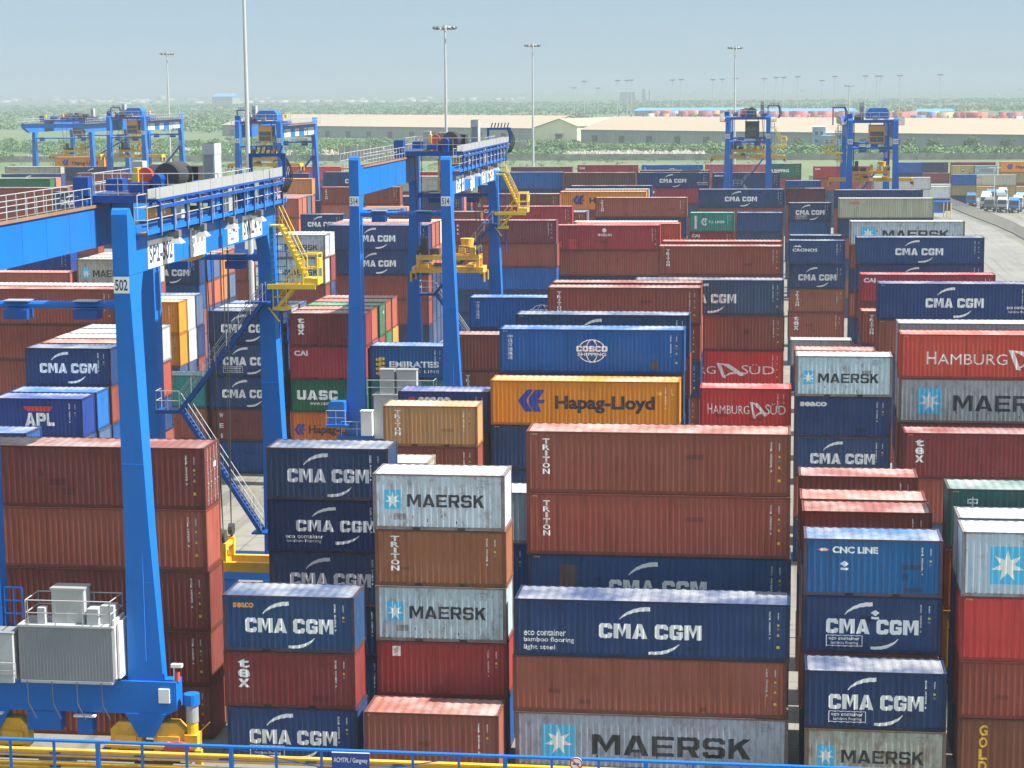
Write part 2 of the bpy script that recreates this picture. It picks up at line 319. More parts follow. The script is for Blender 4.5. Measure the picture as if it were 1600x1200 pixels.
# stacks: key, front left corner x, y, length in feet, tiers from the top (height, finish, share in view), where it stands
STACKS = [
 ('A1', -24.43, 85.04, 20, [(2.591, 'CMAs', 23749), (2.591, 'TEX', 19329), (2.591, 'CMAe', 18773)], 'front stack just right of the near crane leg'),
 ('A2', -24.45, 93.46, 20, [(2.591, 'CMAo', 17307), (2.591, 'CMAel', 13561), (2.591, 'CMAo', 8562), (2.591, 'P:navy', 1281), (2.591, 'P:navy', 1086)], 'five-high stack behind the orange-lettered front stack'),
 ('B1', -17.77, 83.92, 20, [(2.896, 'P:brown', 24210)], 'front row, half shaded roof above the gangway sign'),
 ('B2', -17.86, 87.34, 20, [(2.591, 'MAE', 22217), (2.591, 'TRIo', 18863), (2.591, 'MAE', 18595), (2.591, 'FLO', 18279), (2.591, 'P:blue', 1091)], 'grey-topped stack above the gangway sign'),
 ('B4', -17.83, 96.27, 20, [(2.591, 'MAEp', 2067), (2.591, 'P:blue', 1502), (2.591, 'P:maroon', 2), (2.591, 'P:navy', 0)], 'gap left of the two white-lettered long maroon containers'),
 ('B5', -23.47, 98.80, 20, [(2.591, 'P:cream', 890), (2.896, 'P:grey', 0), (2.896, 'P:maroon', 0), (2.896, 'P:navy', 0)], 'stack peeping over the grey-topped front stack'),
 ('D', -11.29, 85.64, 40, [(2.591, 'CMAeL', 47340), (2.591, 'P:rust', 37987), (2.591, 'MAE', 35046)], 'nearest long stack, bottom centre'),
 ('C', -11.22, 90.37, 40, [(2.896, 'TRI', 45570), (2.896, 'TRI', 39593), (2.896, 'CMAp', 20500), (2.896, 'P:maroon', 75), (2.896, 'P:navy', 74)], 'second long stack, bottom centre'),
 ('E1', 1.60, 84.58, 20, [(2.591, 'CMAe', 25586), (2.591, 'MAEr', 13176)], 'front row right of the nearest long stack'),
 ('E2', 1.50, 87.41, 20, [(2.591, 'CNC', 23439), (2.591, 'CMAeh', 19323), (2.591, 'P:maroon', 1407), (2.591, 'P:navy', 442)], 'stack headed by the mid blue container, lower right'),
 ('E4', 1.55, 93.24, 20, [(2.591, 'P:maroon', 8426), (2.591, 'P:maroon', 147), (2.591, 'P:maroon', 145), (2.591, 'P:navy', 143)], 'row right behind the mid blue container'),
 ('E5', 1.53, 96.06, 20, [(2.591, 'P:maroon', 3725), (2.591, 'P:navy', 173), (2.591, 'P:maroon', 167), (2.591, 'P:maroon', 165)], 'second row behind the mid blue container'),
 ('E6', 1.48, 101.88, 20, [(2.591, 'P:rustbrown', 6644), (2.591, 'P:maroon', 307), (2.591, 'P:navy', 300), (2.591, 'P:maroon', 301)], 'stained pale roof row before the star-marked grey stack'),
 ('R1', 8.39, 86.70, 40, [(2.896, 'MAE', 12431), (2.896, 'P:red', 10816), (2.591, 'P:maroon', 9811), (2.591, 'GOLD', 8651)], 'front stack at the lower right edge'),
 ('R3', 8.22, 92.99, 40, [(2.896, 'CSH', 6482), (2.896, 'P:orangered', 1390), (2.896, 'P:orange', 1293), (2.896, 'P:white', 198)], 'teal-headed stack at the right edge'),
 ('M1', -38.10, 87.97, 40, [(2.896, 'TRIxd', 37630), (2.896, 'TRIx', 32959), (2.896, 'TRIx', 32858), (2.591, 'TRIx', 29295), (2.591, 'P:maroon', 29271)], 'long maroon stack behind the near crane leg'),
 ('F', 1.57, 126.43, 20, [(2.591, 'MAEs', 10812), (2.591, 'SEAc', 9602), (2.591, 'CMAo', 7204), (2.591, 'P:maroon', 400), (2.896, 'P:navy', 442)], 'short stack left of the white-flag lettered red container'),
 ('G', -17.82, 129.36, 40, [(2.896, 'COS', 21875), (2.896, 'P:navy', 1560), (2.896, 'P:navy', 80), (2.896, 'P:maroon', 0), (2.896, 'P:navy', 0)], 'long stack headed by the bright blue globe-marked container'),
 ('G2', -17.99, 125.94, 40, [(2.896, 'HL', 22304), (2.896, 'P:navy', 3762), (2.896, 'P:navy', 472), (2.896, 'P:maroon', 0)], 'orange-headed long stack at the centre'),
 ('H', -24.43, 122.68, 20, [(2.591, 'TRIb', 11006), (2.591, 'P:maroon', 2900), (2.591, 'P:maroon', 0), (2.591, 'P:navy', 0)], 'tan-headed stack left of the orange long container'),
 ('S', -24.24, 126.81, 20, [(2.591, 'SEAb', 3769), (2.591, 'P:maroon', 648), (2.591, 'P:navy', 0), (2.896, 'P:maroon', 0)], 'row behind the tan container'),
 ('Q1', -17.82, 137.95, 40, [(2.896, 'CMA', 6537), (2.896, 'P:maroon', 570), (2.896, 'P:navy', 338), (2.896, 'P:maroon', 0), (2.896, 'P:navy', 0)], 'row directly behind the bright blue globe-marked container'),
 ('Q2', -17.76, 156.92, 40, [(2.896, 'TRI', 10257), (2.896, 'P:maroon', 909), (2.896, 'P:navy', 842), (2.896, 'P:maroon', 547), (2.896, 'P:navy', 0)], 'pink-roofed row two behind the globe-marked container'),
 ('Q3', -17.78, 160.89, 40, [(2.896, 'P:maroon', 1877), (2.896, 'P:rust', 110), (2.896, 'P:navy', 93), (2.896, 'P:maroon', 0), (2.896, 'P:navy', 0)], 'pink-roofed row three behind the globe-marked container'),
 ('HS1', -4.72, 131.67, 20, [(2.591, 'HS', 9479), (2.591, 'P:maroon', 0), (2.591, 'P:navy', 0), (2.591, 'P:maroon', 0)], 'red stack above the long maroon roof'),
 ('HS2', 8.29, 130.69, 40, [(2.896, 'HSb', 15112), (2.896, 'MAEr', 13811), (2.896, 'P:maroon', 1855), (2.896, 'P:navy', 65), (2.591, 'P:navy', 0)], 'big-lettered stack at the right edge, middle height'),
 ('HS3', 8.36, 125.08, 40, [(2.896, 'TEX', 15184), (2.896, 'P:maroon', 1774), (2.896, 'P:navy', 149)], 'maroon stack below the rusty grey container, right edge'),
 ('CM2', 8.45, 161.12, 40, [(2.896, 'CMAeR', 13866), (2.896, 'P:maroon', 1514), (2.896, 'P:navy', 115), (2.896, 'P:navy', 115), (2.896, 'P:maroon', 113)], 'dark blue stack beside the road, right edge'),
 ('GW', 8.33, 134.13, 40, [(2.896, 'P:grey', 3550), (2.896, 'P:grey', 277), (2.896, 'P:navy', 276), (2.896, 'P:maroon', 119), (2.896, 'P:maroon', 0)], 'white-roofed grey row behind the red flag container'),
 ('EM', -31.11, 151.84, 20, [(2.591, 'EMI', 7241), (2.591, 'P:teal', 2730), (2.591, 'P:navy', 766), (2.591, 'P:maroon', 0)], 'yellow-emblem stack behind the grey crane cabinets'),
 ('TX', -37.40, 151.03, 20, [(2.591, 'TEX', 7295), (2.591, 'CAI', 6524), (2.591, 'UASC', 6492), (2.591, 'HLs', 5328), (2.591, 'P:navy', 0)], 'four-colour stack between the two blue crane legs'),
 ('CL', -44.19, 152.11, 20, [(2.591, 'CMA', 7054), (2.591, 'CMAe', 6402), (2.591, 'CMA', 6357), (2.591, 'WEI', 6183), (2.591, 'P:blue', 3705)], 'dark stack behind the blue zigzag stair'),
 ('AP', -50.64, 123.77, 20, [(2.591, 'APL', 9105), (2.591, 'P:navy', 87), (2.591, 'P:maroon', 0), (2.591, 'P:navy', 0)], 'blue stack at the left edge'),
 ('AP0', -49.52, 110.89, 20, [(2.591, 'P:blue', 1057), (2.591, 'P:maroon', 0), (2.591, 'P:navy', 0), (2.591, 'P:navy', 0)], 'pale blue roof in the left corner'),
 ('CN', -50.52, 129.20, 20, [(2.591, 'CMA', 9922), (2.591, 'P:maroon', 1412), (2.591, 'P:blue', 541), (2.591, 'P:maroon', 0), (2.591, 'P:navy', 0)], 'stack left of the near crane leg'),
 ('ML', -64.46, 153.73, 40, [(2.896, 'TRIx', 11771), (2.896, 'TRIx', 4014), (2.896, 'P:maroon', 1874), (2.896, 'P:maroon', 0), (2.896, 'P:navy', 0)], 'long maroon wall at the left below the girder'),
 ('T2', -50.67, 152.47, 20, [(2.591, 'P:teal', 3355), (2.591, 'P:rust', 2894), (2.591, 'P:navy', 4)], 'low stack beside the far crane leg'),
 ('OR', -58.52, 171.20, 20, [(2.896, 'P:orange', 3435), (2.896, 'P:orange', 1280), (2.896, 'P:navy', 214), (2.896, 'P:maroon', 0)], 'orange ends behind the far crane leg'),
 ('R40a', 8.03, 185.18, 40, [(2.591, 'CAI', 3880), (2.591, 'P:maroon', 322), (2.591, 'P:navy', 80), (2.591, 'P:maroon', 0), (2.591, 'P:navy', 0)], 'bright red row behind the dark blue roadside stack'),
 ('R40b', 8.04, 195.61, 40, [(2.591, 'CMAc', 9092), (2.591, 'CMAc', 2651), (2.591, 'P:maroon', 290), (2.591, 'P:navy', 289), (2.591, 'P:maroon', 26), (2.591, 'P:navy', 0)], 'white-arc row before the grey star-marked roadside stack'),
 ('R40c', 8.31, 218.59, 40, [(2.591, 'MAE', 4488), (2.591, 'P:maroon', 354), (2.591, 'P:navy', 367), (2.591, 'P:maroon', 359), (2.591, 'P:navy', 312), (2.591, 'P:navy', 16)], 'grey star-marked roadside stack'),
 ('R40d', 8.47, 263.01, 40, [(2.591, 'OOCL', 4947), (2.591, 'P:navy', 910), (2.591, 'P:maroon', 158), (2.591, 'P:navy', 136), (2.591, 'P:maroon', 146), (2.591, 'P:navy', 134)], 'beige-grey roadside stack with red marks'),
 ('R40e', 9.15, 293.14, 40, [(2.896, 'P:navy', 0), (2.896, 'P:navy', 0), (2.896, 'P:maroon', 0), (2.896, 'P:navy', 0), (2.896, 'P:maroon', 0)], 'row behind the beige-grey roadside stack'),
 ('R40f', 8.59, 283.81, 40, [(2.591, 'P:navy', 1856), (2.591, 'P:maroon', 177), (2.591, 'P:maroon', 67), (2.591, 'P:navy', 0), (2.591, 'P:maroon', 0), (2.591, 'P:navy', 0)], 'second row behind the beige-grey roadside stack'),
 ('CR', 1.80, 217.45, 20, [(2.591, 'CRO', 3577), (2.591, 'CMAo', 3344), (2.591, 'TRIo', 3298), (2.896, 'TEX', 3399), (2.896, 'P:navy', 145)], 'mountain-emblem stack right of the centre aisle'),
 ('CRb', 2.00, 233.10, 20, [(2.591, 'P:navy', 579), (2.591, 'P:navy', 0), (2.591, 'P:maroon', 0), (2.591, 'P:navy', 0), (2.591, 'P:navy', 0)], 'row behind the mountain-emblem container'),
 ('CR0', 1.90, 198.71, 20, [(2.591, 'P:grey', 1614), (2.591, 'P:navy', 270)], 'low pale-roofed row before the mountain-emblem stack'),
 ('CR1', 2.20, 287.50, 20, [(2.591, 'CMAe', 2031), (2.591, 'P:blue', 1430), (2.591, 'P:navy', 48), (2.896, 'P:maroon', 66), (2.896, 'P:navy', 64)], 'boxed-label stack left of the beige-grey one'),
 ('CR2', 2.10, 315.66, 20, [(2.591, 'P:plum', 1375), (2.896, 'P:maroon', 90), (2.896, 'P:maroon', 87), (2.896, 'P:navy', 101), (2.896, 'P:navy', 87)], 'plum row behind the boxed-label stack'),
 ('CR3', 2.16, 347.43, 20, [(2.591, 'P:blue', 690), (2.591, 'P:maroon', 24), (2.896, 'P:navy', 26), (2.896, 'P:navy', 54), (2.896, 'P:navy', 26)], 'light blue roof row below the right-hand cranes'),
 ('F0', 1.81, 151.34, 20, [(2.591, 'P:rust', 1013), (2.591, 'P:navy', 58), (2.591, 'P:maroon', 67), (2.591, 'P:maroon', 59)], 'pink-roofed row behind the small star-marked grey container'),
 ('MG', -24.94, 228.00, 40, [(2.896, 'MAG', 6582), (2.896, 'P:maroon', 6166), (2.896, 'P:navy', 790), (2.896, 'P:navy', 0), (2.896, 'P:maroon', 0)], 'patched red stack at the upper centre'),
 ('MGb', -22.75, 230.91, 40, [(2.896, 'P:orangered', 1270), (2.896, 'P:maroon', 0), (2.896, 'P:navy', 0), (2.896, 'P:navy', 0), (2.896, 'P:maroon', 0)], 'row behind the patched red container'),
 ('MGw', -23.26, 233.91, 40, [(2.896, 'P:white', 500), (2.896, 'P:maroon', 0), (2.896, 'P:navy', 0), (2.896, 'P:navy', 0), (2.896, 'P:maroon', 0)], 'white-roofed row behind the patched red container'),
 ('TR', -11.24, 198.26, 40, [(2.896, 'TRI', 9259), (2.896, 'P:maroon', 589), (2.896, 'P:maroon', 0), (2.896, 'P:navy', 0), (2.896, 'P:navy', 0)], 'long maroon stack right of the patched red one'),
 ('TR2', -11.21, 204.45, 40, [(2.896, 'P:red', 1496), (2.896, 'P:maroon', 0), (2.896, 'P:maroon', 0), (2.896, 'P:navy', 0), (2.896, 'P:navy', 0)], 'red row behind the long maroon stack, centre right'),
 ('MC', -11.17, 163.43, 40, [(2.896, 'CMAg', 8042), (2.896, 'P:maroon', 6982), (2.896, 'HS', 6373), (2.896, 'P:navy', 0), (2.896, 'P:navy', 0)], 'faded blue stack with a white roof, centre right'),
 ('TR3', -23.46, 265.20, 40, [(2.591, 'TRI', 4629), (2.591, 'P:navy', 969), (2.591, 'P:maroon', 40), (2.591, 'P:navy', 0), (2.591, 'P:navy', 0), (2.591, 'P:navy', 0)], 'maroon stack before the small orange row'),
 ('CA1', -10.86, 291.95, 40, [(2.896, 'CAI', 27), (2.896, 'P:maroon', 0), (2.896, 'P:maroon', 0), (2.896, 'P:navy', 0), (2.896, 'P:navy', 0)], 'crimson row above the small turquoise container'),
 ('CA2', -10.56, 286.20, 40, [(2.591, 'CMA', 3964), (2.591, 'P:maroon', 1027), (2.591, 'P:maroon', 125), (2.591, 'P:navy', 70), (2.591, 'P:navy', 48), (2.591, 'P:navy', 0)], 'dark row behind the crimson container'),
 ('TS', -11.27, 274.83, 20, [(2.591, 'TSL', 2167), (2.591, 'CAI', 842), (2.591, 'P:maroon', 0), (2.591, 'P:navy', 0), (2.591, 'P:navy', 0)], 'small turquoise-headed stack, centre right'),
 ('NV', -4.75, 265.14, 20, [(2.591, 'P:navy', 2329), (2.591, 'P:navy', 792), (2.591, 'P:maroon', 16), (2.896, 'P:navy', 9), (2.896, 'P:navy', 0)], 'plain navy stack right of the turquoise container'),
 ('BR', -30.90, 266.55, 20, [(2.591, 'TRIp', 313), (2.591, 'P:maroon', 0), (2.591, 'P:maroon', 0), (2.896, 'P:navy', 0), (2.896, 'P:navy', 0)], 'pinkish brown stack behind the patched red container'),
 ('HL2', -29.82, 280.74, 40, [(2.591, 'HL', 2204), (2.591, 'P:maroon', 144), (2.591, 'P:maroon', 0), (2.591, 'P:navy', 0), (2.591, 'P:navy', 0), (2.591, 'P:navy', 0)], 'orange stack in the upper centre rows'),
 ('HL3', -29.82, 286.86, 40, [(2.591, 'P:grey', 489), (2.591, 'P:maroon', 0), (2.591, 'P:maroon', 0), (2.591, 'P:navy', 0), (2.591, 'P:navy', 0), (2.591, 'P:navy', 0)], 'grey row behind the upper centre orange container'),
 ('HL4', -30.01, 297.02, 40, [(2.591, 'P:navy', 768), (2.591, 'P:maroon', 0), (2.591, 'P:maroon', 0), (2.591, 'P:navy', 0), (2.591, 'P:navy', 0), (2.591, 'P:navy', 0)], 'white-roofed row two behind the upper centre orange container'),
 ('FR1', -39.31, 403.43, 40, [(2.896, 'CAI', 1151), (2.896, 'P:maroon', 9), (2.896, 'P:navy', 0), (2.896, 'P:navy', 0), (2.896, 'P:navy', 0)], 'red stack in the farthest row, centre'),
 ('FR0', -51.78, 394.87, 40, [(2.896, 'P:plum', 787), (2.896, 'P:maroon', 0), (2.896, 'P:navy', 0), (2.896, 'P:navy', 0), (2.896, 'P:navy', 0)], 'pale-roofed stack in the farthest row beside the mast'),
 ('FR2', -26.16, 402.32, 40, [(2.896, 'COS', 793), (2.896, 'P:maroon', 0), (2.896, 'P:navy', 0), (2.896, 'P:navy', 0), (2.896, 'P:navy', 0)], 'bright blue stack in the farthest row, centre'),
 ('FR2b', -13.54, 404.51, 40, [(2.896, 'P:pinkred', 1226), (2.896, 'P:maroon', 30), (2.896, 'P:navy', 0), (2.896, 'P:navy', 0), (2.896, 'P:navy', 0)], 'pinkish stack in the farthest row beside a crane leg'),
 ('FR3', -6.55, 407.19, 40, [(2.896, 'CSHg', 1116), (2.896, 'P:maroon', 226), (2.896, 'P:navy', 36), (2.896, 'P:navy', 44), (2.896, 'P:navy', 32)], 'green stack in the farthest row between the right cranes'),
 ('FM0', -47.51, 337.90, 40, [(2.896, 'P:cobalt', 3108), (2.591, 'P:navy', 648), (2.591, 'P:navy', 0), (2.591, 'P:navy', 0), (2.591, 'P:navy', 0), (2.591, 'P:navy', 0)], 'cobalt stack in the second farthest row'),
 ('FM1', -35.06, 335.33, 40, [(2.896, 'P:brownmaroon', 2372), (2.591, 'P:maroon', 2), (2.591, 'P:maroon', 0), (2.591, 'P:navy', 0), (2.591, 'P:navy', 0), (2.591, 'P:navy', 0)], 'brownish stack in the second farthest row'),
 ('FM2', -22.97, 341.58, 40, [(2.591, 'CMAeR', 2703), (2.591, 'KLN', 1104), (2.591, 'P:navy', 240), (2.591, 'P:maroon', 92), (2.591, 'P:navy', 36), (2.591, 'P:navy', 0)], 'white-arc stack in the second farthest row'),
 ('FM2b', -23.13, 350.61, 40, [(2.591, 'P:maroon', 431), (2.591, 'P:maroon', 6), (2.591, 'P:navy', 0), (2.591, 'P:maroon', 0), (2.591, 'P:navy', 0), (2.591, 'P:navy', 0)], 'maroon row behind the second farthest white-arc stack'),
 ('FM3', -11.02, 365.87, 40, [(2.896, 'SEA', 2701), (2.896, 'P:navy', 0), (2.896, 'P:navy', 0), (2.896, 'P:navy', 0), (2.896, 'P:navy', 0)], 'second farthest row beside a crane leg'),
 ('L3', -51.82, 227.79, 40, [(2.896, 'CMAeR', 6346), (2.896, 'CMAeR', 5883), (2.896, 'P:maroon', 5085), (2.896, 'P:maroon', 2106), (2.896, 'P:navy', 1414)], 'long dark stack seen through the far blue crane'),
 ('L4', -65.23, 271.52, 20, [(2.591, 'CMA', 1577), (2.591, 'P:maroon', 0), (2.591, 'P:navy', 0), (2.591, 'P:maroon', 0), (2.591, 'P:navy', 0)], 'short dark stack right of the yellow stair'),
 ('MM', -55.41, 216.73, 20, [(2.591, 'MAEs', 3431), (2.896, 'MAEs', 3708), (2.896, 'P:maroon', 2215), (2.896, 'P:navy', 0), (2.896, 'P:navy', 0)], 'grey pair behind the yellow stair'),
 ('MT', -35.97, 220.03, 40, [(2.591, 'DRC', 6734), (2.591, 'P:maroon', 6207), (2.591, 'P:cobalt', 6082), (2.591, 'P:navy', 1922), (2.591, 'P:navy', 994), (2.591, 'P:navy', 252)], 'plum stack left of the patched red container'),
 ('TRf', -67.64, 294.67, 40, [(2.591, 'TRI', 3609), (2.591, 'P:rust', 1173), (2.591, 'P:navy', 0), (2.591, 'P:maroon', 0), (2.591, 'P:navy', 0), (2.591, 'P:navy', 0)], 'maroon row left of the 514 leg, upper rows'),
 ('CMf', -75.93, 333.46, 40, [(2.896, 'CMA', 2631), (2.896, 'P:maroon', 0), (2.591, 'P:navy', 0), (2.591, 'P:maroon', 0), (2.591, 'P:navy', 0), (2.591, 'P:navy', 0)], 'dark row between two blue legs, farthest left-centre'),
 ('ME', -65.32, 181.36, 20, [(2.896, 'MAEb', 4525), (2.896, 'P:maroon', 105), (2.896, 'P:maroon', 0), (2.896, 'P:navy', 0), (2.896, 'P:navy', 0)], 'cream-roofed stack below the left girder'),
 ('CMe', -63.74, 195.56, 20, [(2.591, 'CMA', 2665), (2.591, 'P:blue', 854), (2.591, 'P:maroon', 141), (2.591, 'P:maroon', 143), (2.896, 'P:navy', 64)], 'stack seen under the numbered girder'),
 ('APL2', -83.53, 196.13, 40, [(2.896, 'APLw', 4241), (2.896, 'P:maroon', 0), (2.896, 'P:navy', 0), (2.896, 'P:navy', 0), (2.591, 'P:maroon', 0)], 'blue long stack below the left girder'),
 ('APb', -77.97, 180.74, 40, [(2.896, 'P:rust', 2307), (2.591, 'P:maroon', 0), (2.591, 'P:navy', 0), (2.591, 'P:navy', 0), (2.591, 'P:maroon', 0)], 'pink-roofed long stack below the left girder'),
 ('MW2', -70.93, 219.60, 40, [(2.896, 'P:maroon', 1370), (2.896, 'P:maroon', 946), (2.896, 'P:maroon', 0), (2.896, 'P:navy', 0)], 'maroon wall behind the tall lamp mast'),
 ('CAb', -38.68, 264.01, 40, [(2.896, 'CAI', 3171), (2.896, 'P:maroon', 0), (2.896, 'P:maroon', 0), (2.896, 'P:navy', 0), (2.896, 'P:navy', 0)], 'crimson stack below the yellow platform of crane 514'),
 ('MR', -50.02, 257.59, 40, [(2.896, 'P:maroon', 2092), (2.896, 'P:maroon', 259), (2.896, 'P:maroon', 257), (2.896, 'P:navy', 252), (2.591, 'P:navy', 235)], 'low maroon row behind the yellow spreader'),
 ('AV', -50.58, 341.34, 20, [(2.591, 'APLw', 321), (2.591, 'P:navy', 0), (2.591, 'P:maroon', 0), (2.896, 'P:navy', 0), (2.896, 'P:navy', 0)], 'navy stack behind the far crane leg, upper centre'),
 ('TXr', -41.48, 274.85, 40, [(2.591, 'TRI', 2749), (2.591, 'P:maroon', 0), (2.591, 'P:maroon', 0), (2.591, 'P:navy', 0), (2.591, 'P:navy', 0), (2.591, 'P:navy', 0)], 'maroon stack left of the upper centre orange container'),
 ('SEf', -61.61, 315.71, 40, [(2.591, 'SEAo', 2109), (2.591, 'P:navy', 0), (2.591, 'P:maroon', 0), (2.591, 'P:navy', 0), (2.591, 'P:navy', 0)], 'orange-lettered navy stack behind the tie bar'),
 ('OCf', -62.29, 330.33, 40, [(2.591, 'OOCL', 2925), (2.591, 'P:maroon', 721), (2.591, 'P:navy', 46), (2.591, 'P:navy', 0), (2.591, 'P:navy', 0), (2.591, 'P:navy', 0)], 'pale grey stack behind crane 514'),
 ('RDf', -68.43, 347.14, 40, [(2.591, 'P:red', 618), (2.591, 'P:maroon', 0), (2.591, 'P:navy', 0), (2.591, 'P:navy', 0), (2.591, 'P:navy', 0), (2.591, 'P:navy', 0)], 'red row behind the pale grey stack'),
 ('CMg', -56.46, 267.43, 20, [(2.591, 'CMA', 886), (2.591, 'P:maroon', 0), (2.896, 'P:maroon', 0), (2.896, 'P:navy', 0), (2.896, 'P:navy', 0)], 'dark stack just under the tie bar'),
 ('CMh', -72.20, 298.81, 20, [(2.591, 'CMA', 158), (2.591, 'P:maroon', 0), (2.591, 'P:maroon', 0), (2.591, 'P:navy', 0), (2.896, 'P:navy', 0)], 'dark stack behind the short dark stack'),
 ('PK', -74.53, 284.04, 20, [(2.896, 'P:rust', 2195), (2.896, 'P:rust', 1616), (2.896, 'P:maroon', 615), (2.896, 'P:navy', 614), (2.896, 'P:navy', 613)], 'salmon ends right of the near crane girder'),
 ('OB', -79.88, 315.89, 20, [(2.591, 'P:rustorange', 1627), (2.591, 'P:maroon', 1), (2.591, 'P:maroon', 0), (2.591, 'P:navy', 0), (2.591, 'P:navy', 0), (2.896, 'P:navy', 0)], 'orange brown stack right of the near crane girder'),
 ('NVf', -85.02, 335.68, 20, [(2.591, 'P:navy', 491), (2.591, 'P:maroon', 14), (2.591, 'P:navy', 0), (2.591, 'P:navy', 0), (2.591, 'P:navy', 0), (2.896, 'P:navy', 0)], 'navy row behind the orange brown stack'),
 ('RF1', -99.54, 400.25, 40, [(2.896, 'P:red', 1101), (2.896, 'P:maroon', 198), (2.896, 'P:navy', 56), (2.896, 'P:navy', 0), (2.896, 'P:navy', 0)], 'pink-roofed red stack in the farthest left-centre row'),
 ('HLf', -171.09, 462.87, 40, [(2.896, 'HL', 1239), (2.896, 'P:maroon', 14), (2.896, 'P:maroon', 4), (2.896, 'P:navy', 0), (2.896, 'P:navy', 0)], 'lone orange container far left under the cranes'),
 ('OL1', -160.73, 404.80, 40, [(2.896, 'OOCL', 1023), (2.896, 'P:maroon', 0), (2.896, 'P:maroon', 0), (2.896, 'P:navy', 0), (2.896, 'P:navy', 0)], 'long pale grey row, far left'),
 ('OL2', -146.52, 402.35, 40, [(2.896, 'CMA', 1131), (2.896, 'P:maroon', 161), (2.896, 'P:maroon', 0), (2.896, 'P:navy', 0), (2.896, 'P:navy', 0)], 'dark row below the far left orange container'),
 ('CL2', -150.10, 376.22, 40, [(2.896, 'CMA', 712), (2.896, 'P:maroon', 0), (2.896, 'P:maroon', 0), (2.896, 'P:navy', 0), (2.591, 'P:navy', 0)], 'dark row behind the green one, far left'),
 ('TL2', -133.65, 372.17, 40, [(2.896, 'TRI', 2446), (2.896, 'P:maroon', 1607), (2.896, 'P:maroon', 1384), (2.896, 'P:navy', 1438), (2.896, 'P:navy', 1382)], 'maroon row behind the near crane winch'),
 ('GR2', -133.60, 325.60, 40, [(2.591, 'P:green', 1205), (2.591, 'P:maroon', 0), (2.591, 'P:maroon', 0), (2.591, 'P:navy', 0), (2.591, 'P:navy', 0), (2.591, 'P:navy', 0)], 'green row at the left edge'),
 ('ML2', -115.03, 282.38, 40, [(2.896, 'P:maroon', 2809), (2.896, 'P:maroon', 2562), (2.591, 'P:maroon', 2348), (2.591, 'P:navy', 340), (2.591, 'P:navy', 0), (2.591, 'P:navy', 0)], 'long maroon row above the girder railing'),
 ('CM6', -94.14, 252.95, 20, [(2.591, 'CMA', 2582), (2.896, 'P:maroon', 2683), (2.896, 'P:maroon', 2212), (2.896, 'P:navy', 42), (2.896, 'P:navy', 0), (2.896, 'P:navy', 0)], 'dark row behind the girder railing'),
 ('HX', -119.58, 284.92, 40, [(2.591, 'HL', 0), (2.591, 'P:maroon', 0), (2.591, 'P:maroon', 0), (2.591, 'P:navy', 0), (2.591, 'P:navy', 0)], 'orange row behind the girder railing, left edge'),
 ('SR1', 37.04, 578.59, 40, [(2.896, 'SEAo', 673), (2.591, 'P:maroon', 0), (2.591, 'P:navy', 0)], 'farthest right navy stack'),
 ('SR2', 37.34, 576.05, 40, [(2.591, 'P:maroon', 534), (2.591, 'P:maroon', 60)], 'maroon row before the farthest right navy stack'),
 ('SR3', 49.30, 570.55, 40, [(2.896, 'P:maroon', 370), (2.896, 'P:maroon', 26), (2.591, 'P:navy', 1)], 'maroon row, far right beside the orange one'),
 ('SR4', 48.86, 562.23, 20, [(2.591, 'MSC', 508), (2.591, 'P:cobalt', 0), (2.591, 'P:tan', 0)], 'tan stack in the far right yard'),
 ('SR5', 54.94, 561.73, 20, [(2.591, 'MSL', 532), (2.591, 'P:grey', 0), (2.591, 'P:tan', 0)], 'grey-blue stack in the far right yard'),
 ('SR6', 44.04, 507.03, 20, [(2.591, 'P:cobalt', 689), (2.591, 'P:tan', 679), (2.591, 'P:navy', 641)], 'blue low stack in the far right yard'),
 ('SR7', 52.65, 549.70, 40, [(2.896, 'OOCL', 1056), (2.896, 'P:tan', 591)], 'pale grey low stack in the far right yard'),
 ('SR8', 62.10, 564.61, 40, [(2.896, 'HL', 663), (2.896, 'P:tan', 311), (2.896, 'P:maroon', 60)], 'orange stack, far right edge'),
 ('SR9', 45.61, 552.65, 20, [(2.591, 'MSC', 0)], 'tan single container near the parked trucks'),
 ('SR10', 52.90, 546.28, 20, [(2.896, 'MSC', 510)], 'tan single container behind the truck cabs'),
 ('SR11', 36.19, 488.75, 20, [(2.896, 'P:white', 581), (2.896, 'P:navy', 485)], 'white single container near the parked trucks'),
 ('SR12', 39.65, 559.04, 40, [(2.896, 'P:white', 124)], 'long white container behind the tan ones'),
 ('SR13', 59.89, 552.24, 40, [(2.591, 'P:tan', 180)], 'long tan container, far right edge'),
 ('PR1', 8.52, 431.12, 40, [(2.591, 'CAI', 1821), (2.591, 'P:maroon', 1357), (2.591, 'P:navy', 230), (2.591, 'P:navy', 80), (2.591, 'P:navy', 78)], 'pinkish row behind the right-hand crane'),
 ('PR2', 10.86, 615.74, 20, [(2.896, 'P:tan', 48)], 'tan stack left of the right-hand crane leg'),
 ('PR3', 11.97, 437.93, 40, [(2.591, 'REEF', 59), (2.591, 'P:white', 0), (2.591, 'P:white', 0), (2.591, 'P:navy', 0)], 'white refrigerated row under the right-hand crane'),
 ('PR3b', 21.28, 435.39, 40, [(2.591, 'P:white', 1652), (2.591, 'P:white', 144), (2.591, 'P:white', 0), (2.591, 'P:navy', 0)], 'plain white row under the right-hand crane'),
 ('CB', -24.99, 163.44, 40, [(2.591, 'COS', 4920), (2.591, 'P:navy', 185), (2.591, 'P:navy', 0), (2.591, 'P:maroon', 0), (2.591, 'P:navy', 0)], 'blue row behind the leg of crane 514'),
